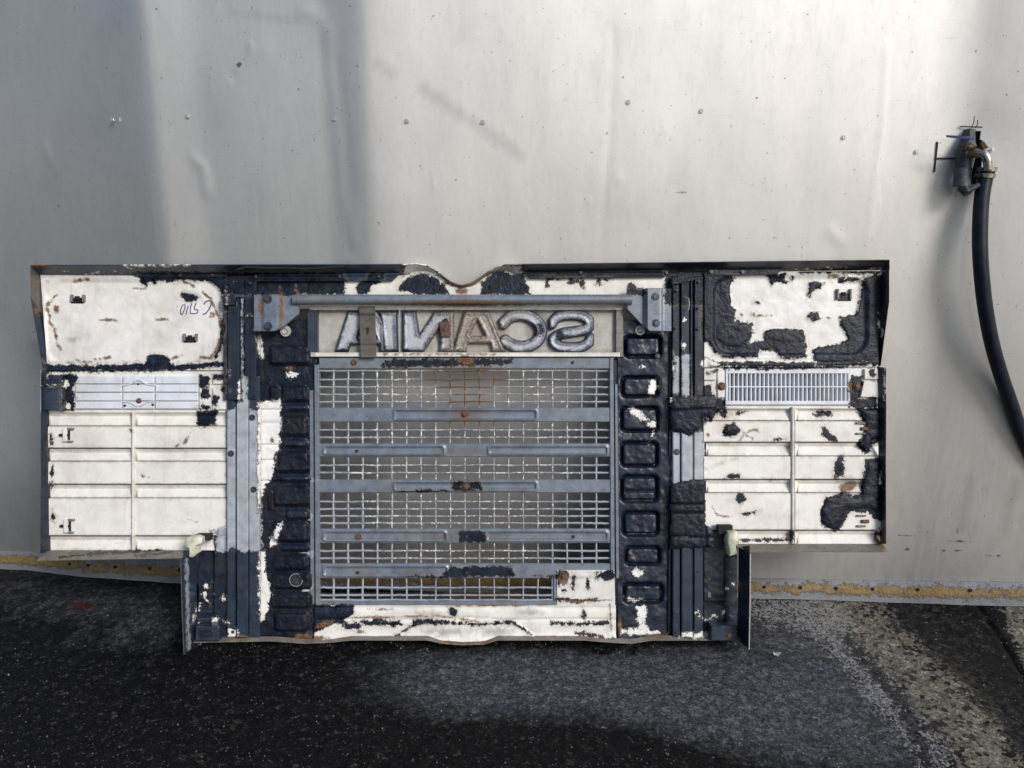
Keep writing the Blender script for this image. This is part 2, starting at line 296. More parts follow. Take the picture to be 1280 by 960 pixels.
def letter_mat():
    N = NT('weathered_silver_letter_coating')
    n1 = N.noise(60, 4, .65); n2 = N.noise(240, 3, .65)
    v = N.math('ADD', N.math('MULTIPLY', n1, .6), N.math('MULTIPLY', n2, .4))
    e = N.attr('edge')                       # distance from the letter's rim in px: colour darkens towards the rim
    k = N.math('ADD', N.math('MULTIPLY', N.math('SUBTRACT', v, .5), 11), e)
    big = N.ramp(N.noise(38, 3, .6), .36, .60); k = N.math('SUBTRACT', k, N.math('MULTIPLY', big, 1.4)); col = N.mix(N.ramp(k, 1.4, 4.2), (.010, .012, .02), (.46, .47, .50))
    col = N.mix(N.ramp(N.math('ADD', k, N.math('MULTIPLY', N.math('SUBTRACT', n2, .5), 14)), 6.8, 3.8, 0, .5), col, (.10, .12, .16))
    r = N.math('ADD', N.attr('rsx'), N.math('MULTIPLY', N.math('SUBTRACT', v, .5), 2.4))
    col = N.mix(N.ramp(r, .2, 1.1, 0, .8), col, N.mix(N.ramp(n2, .40, .6), (.14, .09, .055), (.34, .29, .235)))
    d = N.math('ADD', N.attr('blk'), N.math('MULTIPLY', N.math('SUBTRACT', v, .5), 2.4)); col = N.mix(N.ramp(d, .5, .7), col, (.012, .014, .024))
    N.bump(N.math('ADD', N.math('MULTIPLY', n2, .5), n1), 1, .0006); return N.done(col, .46, .12)
M['letter'] = letter_mat()
# ------------------------------------------------------------------ object helpers
root = bpy.data.objects.new('truck_grille_panel', None); COL.objects.link(root)
RX, RY = (580-640)*D/F, -(806-480)*D/F            # root sits at the foot of the panel
def to_world(lx, ly, lz):
    x, y, z = lx+RX, ly+RY, lz
    return (x, D*CT + y*ST - z*CT, HC - D*ST + y*CT + z*ST)
root.location = to_world(0, 0, 0); root.rotation_euler = (R(90)-TH, 0, 0); root.empty_display_size = .1
root['label'] = 'back of a worn white and navy truck grille panel leaning against the metal wall'
root['category'] = 'grille panel'
def L(px, py, z):
    k = (D-z)/F
    return (px-640)*k-RX, -(py-480)*k-RY, z
def mesh_obj(name, v, f, mat, parent=None, smooth=True, attrs=None, sharp=40):
    me = bpy.data.meshes.new(name)
    v = np.asarray(v, dtype=np.float32)
    if isinstance(f, np.ndarray):
        me.vertices.add(len(v)); me.vertices.foreach_set('co', v.ravel())
        me.loops.add(f.size); me.loops.foreach_set('vertex_index', f.ravel().astype(np.int32))
        me.polygons.add(len(f)); me.polygons.foreach_set('loop_start', np.arange(0, f.size, f.shape[1], dtype=np.int32))
        me.update(calc_edges=True); me.validate()
    else:
        me.from_pydata(v.tolist(), [], f); me.update()
    if attrs:
        for k, a in attrs.items():
            at = me.attributes.new(k, 'FLOAT', 'POINT'); at.data.foreach_set('value', np.asarray(a, dtype=np.float32))
    if smooth:
        me.shade_smooth(); me.set_sharp_from_angle(angle=R(sharp))
    me.materials.append(M[mat] if isinstance(mat, str) else mat)
    o = bpy.data.objects.new(name, me); COL.objects.link(o)
    if parent: o.parent = parent
    return o
def px_attrs(X, Y, layers='dk wt rs mt'):
    return {k: field(MK[k], X, Y)+SD for k in layers.split()}
def grid_faces(nu, nv):
    i = np.arange(nu)[None, :]; j = np.arange(nv)[:, None]; a = j*(nu+1)+i
    return np.stack([a, a+nu+1, a+nu+2, a+1], -1).reshape(-1, 4)
def skirt(P, Fc, vec):
    """close the rim of a sheet: boundary edges extruded along vec"""
    e = np.concatenate([Fc[:, [0, 1]], Fc[:, [1, 2]], Fc[:, [2, 3]], Fc[:, [3, 0]]]); n = len(P)
    key = e[:, 0].astype(np.int64)*n+e[:, 1]; rev = e[:, 1].astype(np.int64)*n+e[:, 0]
    b = e[~np.isin(key, rev)]; ub = np.unique(b); mp = np.full(n, -1); mp[ub] = np.arange(len(ub))+n
    q = np.stack([b[:, 1], b[:, 0], mp[b[:, 0]], mp[b[:, 1]]], 1)
    return np.concatenate([P, P[ub]+vec]), np.concatenate([Fc, q]), ub
def patch(name, quad, mat, parent=None, h=None, cell=2., thick=.003, bev=.6, hole=None, ymap=None, layers='dk wt rs mt gm', wob=.0):
    (a, b, c, d) = quad
    w = max(math.hypot(b[0]-a[0], b[1]-a[1]), math.hypot(c[0]-d[0], c[1]-d[1])); hh = max(math.hypot(d[0]-a[0], d[1]-a[1]), math.hypot(c[0]-b[0], c[1]-b[1]))
    w = max(w, 3); hh = max(hh, 3)
    def lines(n, l):
        m = max(1, round(n/cell)); x = np.linspace(0, 1, m+1)
        if bev: x = np.unique(np.concatenate([[0, bev/l], x[(x > 1.3*bev/l) & (x < 1-1.3*bev/l)], [1-bev/l, 1]]))
        return x
    s = lines(w, w); t = lines(hh, hh); s2, t2 = np.meshgrid(s, t)
    q = np.array(quad, float)
    B = lambda k: (q[0, k]*(1-s2)+q[1, k]*s2)*(1-t2)+(q[3, k]*(1-s2)+q[2, k]*s2)*t2
    PX, PY, Z = B(0).ravel(), B(1).ravel(), B(2).ravel()
    if ymap: PX, PY = ymap(PX, PY, s2.ravel(), t2.ravel())
    k = (D-Z)/F; X = (PX-640)*k-RX; Y = -(PY-480)*k-RY
    Zn = Z.copy()
    if h is not None: Zn = Zn+h(PX, PY)
    if wob: Zn = Zn+wob*(fbm(PX/30, PY/30, 3)-.5)
    if bev:
        eb = ((s2 < 1e-9) | (s2 > 1-1e-9) | (t2 < 1e-9) | (t2 > 1-1e-9)).ravel(); Zn = Zn-eb*bev*.0019
    Fc = grid_faces(len(s)-1, len(t)-1)
    if hole is not None:
        cx = PX[Fc].mean(1); cy = PY[Fc].mean(1); Fc = Fc[~hole(cx, cy)]
    P = np.stack([X, Y, Zn], 1)
    P, Fc, ub = skirt(P, Fc, np.array([0, 0, -thick]))
    PX = np.concatenate([PX, PX[ub]]); PY = np.concatenate([PY, PY[ub]])
    used = np.unique(Fc); mp = np.zeros(len(P), int); mp[used] = np.arange(len(used))
    return mesh_obj(name, P[used], mp[Fc], mat, parent or root, attrs=px_attrs(PX[used], PY[used], layers) if layers else None)
def rect(x0, y0, x1, y1, z, zb=None):
    zb = z if zb is None else zb
    return [(x0, y0, z), (x1, y0, z), (x1, y1, zb), (x0, y1, zb)]
def tube_mesh(pts, rad, seg=10, sub=1):
    P = np.array(pts, float); rad = np.full(len(P), rad) if np.isscalar(rad) else np.array(rad, float)
    T = np.gradient(P, axis=0); T /= np.linalg.norm(T, axis=1)[:, None]+1e-12
    up = np.array([0, 0, 1.]) if abs(T[0][2]) < .9 else np.array([1., 0, 0]); V = []
    for i in range(len(P)):
        a = np.cross(T[i], up); a /= np.linalg.norm(a)+1e-12; b = np.cross(a, T[i]); up = b
        for k in range(seg):
            an = 2*math.pi*k/seg; V.append(P[i]+rad[i]*(a*math.cos(an)+b*math.sin(an)))
    fs = []
    for i in range(len(P)-1):
        for k in range(seg):
            k2 = (k+1) % seg; fs.append((i*seg+k, i*seg+k2, (i+1)*seg+k2, (i+1)*seg+k))
    fs.append(tuple(range(seg))[::-1]); fs.append(tuple((len(P)-1)*seg+k for k in range(seg)))
    return np.array(V), fs
def tube(name, pts, rad, mat, parent=None, seg=10, attrs=None):
    v, f = tube_mesh(pts, rad, seg); o = mesh_obj(name, v, f, mat, parent, attrs=attrs); return o
def spline(pts, n=8):
    P = np.array(pts, float); out = []
    Q = np.concatenate([[2*P[0]-P[1]], P, [2*P[-1]-P[-2]]])
    for i in range(1, len(Q)-2):
        for t in np.linspace(0, 1, n, endpoint=False):
            a, b, c, d = Q[i-1:i+3]
            out.append(.5*((2*b)+(c-a)*t+(2*a-5*b+4*c-d)*t*t+(-a+3*b-3*c+d)*t**3))
    out.append(P[-1]); return np.array(out)
# bolt meshes, shared
def bolt_mesh(name, mat, r=.006, hgt=.004, washer=1.6, hexa=6, dent=False):
    bm = bmesh.new()
    bmesh.ops.create_cone(bm, cap_ends=True, segments=20, radius1=r*washer, radius2=r*washer*.93, depth=.0016, matrix=mathutils.Matrix.Translation((0, 0, .0008)))
    bmesh.ops.create_cone(bm, cap_ends=True, segments=hexa, radius1=r, radius2=r*.88, depth=hgt, matrix=mathutils.Matrix.Translation((0, 0, .0016+hgt/2)))
    if dent:
        top = [f for f in bm.faces if f.normal.z > .9 and f.calc_center_median().z > hgt]
        g = bmesh.ops.inset_region(bm, faces=top, thickness=r*.35, depth=0)
        for f in top:
            for v in f.verts: v.co.z -= hgt*.8
    me = bpy.data.meshes.new(name); bm.to_mesh(me); bm.free(); me.materials.append(M[mat]); me.shade_smooth(); me.set_sharp_from_angle(angle=R(30)); return me
BM = {'bolt': bolt_mesh('bolt', 'bolt', .0065, .004), 'socket': bolt_mesh('bolt', 'bolt', .006, .003, 1.5, 14, True), 'rust': bolt_mesh('bolt', 'rustbolt', .006, .004, 1.6), 'washer': bolt_mesh('bolt', 'silverbolt', .0085, .0035, 1.7, 16, True),
      'rivet': bolt_mesh('rivet', 'bolt', .0032, .002, 1.3, 10), 'small': bolt_mesh('bolt', 'bolt', .004, .002, 1.4, 12, True)}
def bolt(kind, px, py, z, parent, s=1.):
    o = bpy.data.objects.new('rivet' if kind == 'rivet' else 'bolt', BM[kind]); COL.objects.link(o); o.parent = parent
    o.location = L(px, py, z); o.rotation_euler = (0, 0, random.random()*6); o.scale = (s, s, s); return o
Z0 = 0.
# ------------------------------------------------------------------ the wall
def ray(px, py):
    a = (px-640)/F; b = (480-py)/F
    return a, CT+b*ST, -ST+b*CT
def wall_pt(px, py, off=0.):
    dx, dy, dz = ray(px, py); t = (YW-off)/dy
    return dx*t, YW-off, HC+dz*t
def px_of(X, Y, Z):
    dz = Z-HC; c = Y*CT-dz*ST; u = Y*ST+dz*CT
    return 640+F*X/c, 480-F*u/c
def wall_depth(X, Z):
    """how far the dented sheet stands towards the viewer"""
    xs = np.linspace(-1.6, 1.6, 1601)
    px = 640+xs/.00189
    #  tilt of the sheet (positive: turned to the viewer's right)
    kx = [-200, 0, 90, 135, 165, 186, 200, 236, 262, 330, 405, 416, 425, 436, 452, 470, 500, 700, 900, 1080, 1150, 1190, 1214, 1240, 1300, 1400]
    ky = [-.24, -.25, -.32, -.42, -.48, -.24, .05, .04, -.04, -.05, -.06, -.18, -.22, -.22, -.18, .04, .065, .035, -.02, -.05, -.075, -.19, -.31, -.28, -.24, -.18]
    def prof(shift):
        tl = np.interp(px-shift, kx, ky); tl = np.convolve(np.pad(tl, 6, 'edge'), np.ones(13)/13, 'valid')
        d = -np.cumsum(tl)*(xs[1]-xs[0]); return d-d[800]-(xs-xs[800])*0
    d = np.interp(X, xs, prof(0))
    d = d - X*.0
    fade = .8+.2*sstep(.25, .75, Z)
    # keep it flat low down where it is nailed to the base rail
    lin = -np.interp(X, [-1.6, 1.6], [d.min()*0, 0])
    d = d*fade+lin
    d = d + .006*(fbm(X*1.6, Z*1.1, 5, 3)-.5)+.0022*(fbm(X*6, Z*3.5, 9, 3)-.5)
    # pressed creases
    PX, PY = px_of(X, np.full_like(X, YW), Z)
    def crease(pts, amp, w): 
        dd = np.full(X.shape, 1e9)
        for p, q in zip(pts[:-1], pts[1:]): dd = np.minimum(dd, seg_d(PX, PY, p, q))
        return amp*np.exp(-(dd/w)**2)
    d += crease([(380,14),(398,20),(409,34),(412,60),(424,160),(430,230),(440,300)], .0013, 9)
    d += crease([(420,80),(432,190),(438,310)], -.0013, 9)
    d += crease([(240,198),(252,210),(256,240)], .0014, 7)+crease([(768,40),(764,150),(751,320)], -.0004, 6)+crease([(1108,60),(1100,180),(1092,230),(1084,300)], .0004, 5)
    d += crease([(1150,205),(1190,200)], .001, 8)+crease([(20,180),(30,205)], .001, 6)
    d += crease([(0,440),(20,452)], .002, 7)+crease([(1040,290),(1050,300)], .0008, 8)
    for (x, y, a, w) in [(312,58,.0012,5),(290,95,-.001,6),(262,114,.0006,3),(543,229,.0006,3),(736,250,.0007,3),(1195,275,.0008,5),(775,224,.0005,6),(1210,170,-.003,40),(330,60,.0005,12),(118,157,.0006,4)]:
        d += a*np.exp(-((PX-x)**2+(PY-y)**2)/w**2)
    return d
def nonuni(lo, hi, a, b, fine, coarse):
    return np.unique(np.round(np.concatenate([np.arange(lo, a, coarse), np.arange(a, b, fine), np.arange(b, hi+coarse, coarse)]), 5))
xs = nonuni(-4, 4, -1.5, 1.5, .005, .25); zs = nonuni(.17, 2.6, .17, 1.62, .010, .14)
Xg, Zg = np.meshgrid(xs, zs[::-1])
def base_line(X):                            # the sheet's foot runs down to the right, as the yard does
    m = np.interp(X, [-4, -1.40, -1.22, -.91, .64, 1.4, 4], [.48, .5155, .524, .5315, .557, .5645, .58])
    return HC-m*(YW-wall_depth(np.clip(X, -1.58, 1.58), np.zeros_like(X)+.05))            # the sheet's foot runs down to the right, as the yard does
Zb = base_line(Xg)
Zt = np.where(Zg < .5, Zb+.045 + (Zg-.17)/(.5-.17)*(.5-Zb-.045), Zg)
inr = (np.abs(Xg) < 1.58)
dep = wall_depth(np.clip(Xg, -1.58, 1.58), Zt)
PXw, PYw = px_of(Xg, np.full_like(Xg, YW), Zt)
hx0, hx1, hy0, hy1 = 1200, 1217, 162, 229
wall = bpy.data.objects.new('sheet_metal_wall', None); COL.objects.link(wall); wall.location = (0, YW, 0)
wall['label'] = 'dented pale grey sheet metal wall behind the grille panel, with screws and a yellow stained base strip'
wall['category'] = 'wall'
MW = {'dk': [E(297,80,3.5,6,50), E(303,76,3,1.5,-30), E(313,10,1,4), E(470,249,1.5,2,20), E(372,300,2,1), E(788,183,1.5,1), E(845,240,12,1,5), Ln([(1120,666),(1170,667),(1235,668)],.8)]
      + [E(1130+i*13+random.uniform(-4,4), 681+random.uniform(-2,2), 3.5, 1.6) for i in range(9)] + [E(1185,654,2,3), E(1153,660,2,2)],
      'sm': [Ln([(475,80),(490,95)],5), Ln([(530,112),(560,132),(610,165),(650,195)],7), Ln([(1250,590),(1243,620),(1238,650)],5), Ln([(1275,600),(1262,640)],7), Ln([(1200,590),(1190,650)],4), Ln([(290,15),(340,22),(372,26)],2)],
      'yl': [], 'ln': [Ln([(0,215),(90,300)],.5), Ln([(35,120),(40,128)],.8), Ln([(640,60),(720,30),(800,20),(900,24)],.5), Ln([(148,66),(156,95)],.7), Ln([(270,170),(330,145),(410,125)],.5), Ln([(700,52),(770,45)],.4), Ln([(1100,260),(1096,210),(1104,160)],1.2), Ln([(45,245),(90,330)],.5), Ln([(0,245),(60,310)],.4)]}
def wall_mat():
    N = NT('galvanised_painted_sheet')
    sc = lambda *a, **k: N.noise(*a, **k)
    n1 = sc(5, 6, .65, stretch=(1, 1, .5)); n2 = sc(60, 5, .7, stretch=(1, 1, .35)); n3 = sc(420, 3, .7)
    col = N.mix(N.ramp(n1, .38, .66), (.72, .705, .685), (.64, .63, .615))
    col = N.mix(N.ramp(n2, .50, .72, 0, .20), col, (.42, .43, .42))
    sp = N.ramp(N.noise(95, 3, .55), .705, .735); col = N.mix(N.math('MULTIPLY', sp, .7), col, (.12, .12, .12))
    sp2 = N.ramp(N.noise(140, 2, .5, stretch=(1, 1, .6)), .73, .75); col = N.mix(N.math('MULTIPLY', sp2, .5), col, (.2, .18, .16))
    scr = N.ramp(N.noise(16, 2, .5, stretch=(16, 16, 1), dist=.6), .70, .74); col = N.mix(N.math('MULTIPLY', scr, .25), col, (.8, .8, .8))
    scr2 = N.ramp(N.noise(12, 2, .5, stretch=(1, 1, 18), dist=.4), .69, .74); col = N.mix(N.math('MULTIPLY', scr2, .2), col, (.3, .3, .3))
    j = N.math('MULTIPLY', N.math('SUBTRACT', n2, .5), 7)
    dk = N.ramp(N.math('ADD', N.math('SUBTRACT', N.attr('dk'), SD), j), -.6, .8); col = N.mix(N.math('MULTIPLY', dk, .8), col, (.06, .055, .055))
    sm = N.ramp(N.math('ADD', N.math('SUBTRACT', N.attr('sm'), SD), N.math('MULTIPLY', j, 2)), -6, 6); col = N.mix(N.math('MULTIPLY', sm, .27), col, (.24, .24, .24))
    ln = N.ramp(N.math('SUBTRACT', N.attr('ln'), SD), -1., .6); col = N.mix(N.math('MULTIPLY', ln, .25), col, (.85, .85, .85))
    # greyer towards the foot of the sheet
    sep = N.n('SeparateXYZ'); N.t.links.new(N.tc.outputs['Object'], sep.inputs[0]); z = sep.outputs[2]
    sp = N.ramp(N.math('ADD', z, N.math('MULTIPLY', N.math('SUBTRACT', n2, .5), .35)), .34, .0, 0, .5); col = N.mix(sp, col, (.25, .255, .255))
    N.bump(N.math('ADD', N.math('MULTIPLY', n3, .3), N.math('MULTIPLY', n2, .6)), .6, .0006)
    st = N.noise(30, 4, .7, stretch=(5, 5, .25)); ro = N.math('ADD', .47, N.math('ADD', N.math('MULTIPLY', n2, .10), N.math('MULTIPLY', N.math('SUBTRACT', st, .5), .14)))
    return N.done(col, ro, .86)
M['wall'] = wall_mat()
Xf, Zf, df = Xg.ravel(), Zt.ravel(), dep.ravel()
Fw = grid_faces(len(xs)-1, len(zs)-1)
pxf, pyf = PXw.ravel(), PYw.ravel()
cx, cy = pxf[Fw].mean(1), pyf[Fw].mean(1)
Fw = Fw[~((cx > hx0) & (cx < hx1) & (cy > hy0) & (cy < hy1))]
P = np.stack([Xf, -df, Zf], 1); P, Fw, ub = skirt(P, Fw, np.array([0, .003, 0]))
pa, pb = np.concatenate([pxf, pxf[ub]]), np.concatenate([pyf, pyf[ub]])
mesh_obj('metal_sheet', P, Fw, 'wall', wall, attrs={k: field(MW[k], pa, pb)+SD for k in MW}, sharp=60)
def wall_at(px, py, off=0.):
    x, y, z = wall_pt(px, py); d = float(wall_depth(np.array([x]), np.array([z]))[0])
    return np.array(wall_pt(px, py, off+d))
def rel(p, o): return np.array(p)-np.array(o.location)
# base strip: folded out foot of the wall with old yellow sealant
def strip_mat():
    N = NT('base_strip_with_old_yellow_sealant')
    n1 = N.noise(26, 5, .7, stretch=(1, 1, 1.6)); n2 = N.noise(150, 4, .7); n3 = N.noise(420, 3, .7)
    a = N.attr('band'); v = N.math('ADD', a, N.math('ADD', N.math('MULTIPLY', N.math('SUBTRACT', n1, .5), 2.6), N.math('MULTIPLY', N.math('SUBTRACT', n2, .5), 1.2)))
    yel = N.mix(N.ramp(n2, .36, .66), (.30, .20, .06), (.13, .10, .06)); col = N.mix(N.ramp(n3, .35, .7), (.21, .215, .225), (.15, .153, .16))
    col = N.mix(N.ramp(v, .38, .62), col, yel)
    col = N.mix(N.ramp(n1, .60, .70, 0, .6), col, (.10, .09, .08))
    N.bump(N.math('ADD', n2, N.ramp(v, .3, .7)), 1, .002); return N.done(col, .6, .1)
M['strip'] = strip_mat()
xb = nonuni(-4, 4, -1.5, 1.5, .006, .25); tb = np.array([0, .06, .12, .3, .5, .7, .85, .95, 1.])
Xb, Tb = np.meshgrid(xb, tb)
low = -.005+.006*np.sin(Xb*3.1)+.003*(fbm(Xb*5, Xb*0, 3)-.5)
Zs = base_line(Xb)+.048*(1-Tb)+(low)*Tb
dd = wall_depth(np.clip(Xb.ravel(), -1.58, 1.58), (base_line(Xb)+.048).ravel()).reshape(Xb.shape)
Ys = -(dd+.003+.010*np.minimum(Tb*6, 1)+.012*Tb+.003*fbm(Xb*20, Tb*2, 4))
P = np.stack([Xb.ravel(), Ys.ravel(), Zs.ravel()], 1); Fs = grid_faces(len(xb)-1, len(tb)-1)
P, Fs, ub = skirt(P, Fs, np.array([0, .004, -.001]))
band = np.concatenate([(1-np.abs(Tb.ravel()-.42)/.42), (1-np.abs(Tb.ravel()-.42)/.42)[ub]])
strip = mesh_obj('base_strip', P, Fs, 'strip', wall, attrs={'band': band})
BM['nail'] = bolt_mesh('screw', 'hole', .0036, .0012, 1.4, 10, True)
for px in [5, 35, 78, 134, 183, 985, 1034, 1082, 1131, 1188, 1250]:
    x = (px-640)*.00198; d0 = float(wall_depth(np.array([x]), np.array([.05]))[0])
    o = bpy.data.objects.new('screw', BM['nail']); COL.objects.link(o); o.parent = strip; o.location = (x, -(d0+.0185), base_line(x)+.030); o.rotation_euler = (R(90), 0, 0)
M['zinc'] = simple('shiny_zinc_screw', (.75, .76, .78), (.35, .36, .38), .25, .8)
BM['wscrew'] = bolt_mesh('screw', 'zinc', .0042, .003, 1.5, 6)
for (px, py) in [(141,150),(234,146),(418,149),(508,152),(603,153),(785,128),(876,139),(1054,172),(1145,190),(1240,187)]:
    p = rel(wall_at(px, py, -.0005), wall); o = bpy.data.objects.new('screw', BM['wscrew']); COL.objects.link(o); o.parent = wall; o.location = p; o.rotation_euler = (R(90), random.random(), 0); o.scale = (1.0,)*3
# bent up flaps and slits around the tap's hole
def slab_quad(name, pts, off_vec, mat, parent):
    a = np.array(pts, float); v = np.concatenate([a, a+np.array(off_vec)]); n = len(pts)
    f = [tuple(range(n)), tuple(range(n, 2*n))[::-1]]+[(i, i+n, (i+1) % n+n, (i+1) % n) for i in range(n)]
    return mesh_obj(name, v, f, mat, parent, smooth=False)
M['slit'] = simple('raw_cut_edge', (.03, .03, .032), (.05, .05, .05), .8)
for a, b, w in [((1172,177),(1168,215),1.1), ((1169,198),(1203,198),1.3), ((1200,158),(1228,159),.9), ((1203,232),(1202,236),.8)]:
    p, q = wall_at(*a, .0012), wall_at(*b, .0012); tube('cut_slit', [rel(p, wall), rel(q, wall)], w*.0017, 'slit', wall, 6)
for a, b, c in [((1204,162),(1220,162),(1213,176)), ((1203,196),(1204,232),(1207,215)), ((1221,165),(1221,190),(1214,180))]:
    pts = [rel(wall_at(*a, .001), wall), rel(wall_at(*b, .001), wall), rel(wall_at(*c, -.02), wall)]
    slab_quad('bent_flap', pts, (0, .0012, 0), 'slit', wall)
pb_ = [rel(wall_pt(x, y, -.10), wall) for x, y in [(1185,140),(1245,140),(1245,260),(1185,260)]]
slab_quad('hole_dark_backing', pb_, (0, .004, 0), 'hole', wall)  # near-black sheet painted as the darkness behind the hole
# ------------------------------------------------------------------ ground
def ground_z(X, Y):
    r = sstep(1.70, 1.97, Y); z = base_line(X)*r-.006*r
    z = z + .006*(fbm(X*2.2, Y*2.2, 11, 3)-.45)*sstep(.0, .25, np.abs(Y-1.74)+.05)
    return z
xg = nonuni(-60, 60, -1.45, 1.55, .0048, 4.); yg = np.unique(np.concatenate([np.arange(-60, 1.1, 4.), np.arange(1.1, 2.16, .0045), np.arange(2.1, 62, 4.)]))
Xq, Yq = np.meshgrid(xg, yg[::-1]); Zq = ground_z(Xq, Yq)
fine = (np.abs(Xq) < 1.6) & (Yq > 1.05) & (Yq < 2.1)
gx, gy = px_of(Xq, np.maximum(Yq, .3), Zq)
rough_h = .0045*(fbm(Xq*60, Yq*60, 21, 4)-.45)+.0030*(vnoise(Xq*150, Yq*150, 31)-.5)
crack = np.minimum.reduce([seg_d(gx, gy, p, q) for p, q in zip([(1218,748),(1234,772),(1252,800),(1268,826)], [(1234,772),(1252,800),(1268,826),(1290,860)])])
crack2 = np.abs(crack+5*(fbm(gx/11, gy/8, 8)-.5))
Zq = Zq+np.where(fine, rough_h, 0)-np.where(fine, .009*np.exp(-(crack2/2.2)**2), 0)
# stain fields and a painted contact shadow, soft, in photo px
def blob(x, y, rx, ry, a=0):
    dx, dy = gx-x, gy-y; an = R(a); ex = dx*math.cos(an)+dy*math.sin(an); ey = -dx*math.sin(an)+dy*math.cos(an)
    return np.exp(-((ex/rx)**2+(ey/ry)**2)**1.3)
def softline(pts, w):
    d = np.minimum.reduce([seg_d(gx, gy, p, q) for p, q in zip(pts[:-1], pts[1:])]); return np.exp(-(d/w)**2)
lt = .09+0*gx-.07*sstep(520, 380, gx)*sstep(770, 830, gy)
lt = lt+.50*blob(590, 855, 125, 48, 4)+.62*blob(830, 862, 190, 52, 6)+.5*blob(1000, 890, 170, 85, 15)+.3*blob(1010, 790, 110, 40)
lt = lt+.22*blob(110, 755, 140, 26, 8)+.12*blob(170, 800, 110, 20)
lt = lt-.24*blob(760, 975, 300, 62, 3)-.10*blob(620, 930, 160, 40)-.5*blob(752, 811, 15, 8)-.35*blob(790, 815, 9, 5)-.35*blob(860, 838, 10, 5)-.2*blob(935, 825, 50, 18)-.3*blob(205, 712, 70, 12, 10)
lt = lt-.35*softline([(235,808),(560,806),(930,803)], 8)*(.4+fbm(gx/20, gy/9, 3)); lt = np.clip(lt, .0, 1)  # dark line along the panel's foot paints its contact shadow
conc = np.clip(softline([(1040,745),(1110,815),(1190,890),(1260,980)], 34)*.9+softline([(1160,760),(1200,850),(1262,900)], 26)*.35+sstep(1236, 1262, gx-(gy-750)*.42)*sstep(740, 752, gy)*1.0, 0, 1)
conc = conc*(gx > 900)
agg = np.clip(softline([(930,748),(1030,780),(1090,850),(1170,950),(1190,990)], 27)+.6*softline([(950,742),(1050,765)], 22), 0, 1)*(gx > 900)
dkl = np.clip(softline([(1150,760),(1185,810),(1235,860),(1300,930)], 22)*.9+softline([(1060,800),(1120,870),(1165,960)], 11)*.8+.9*np.exp(-(crack2/2.6)**2)+.5*blob(1170, 905, 24, 7, -8), 0, 1)*(gx > 900)
red = .9*blob(103, 757, 22, 7)+.5*blob(8, 737, 9, 4)+.35*blob(575, 855, 8, 3)
att = {'lt': lt, 'conc': conc, 'agg': agg, 'dkl': dkl, 'red': red}
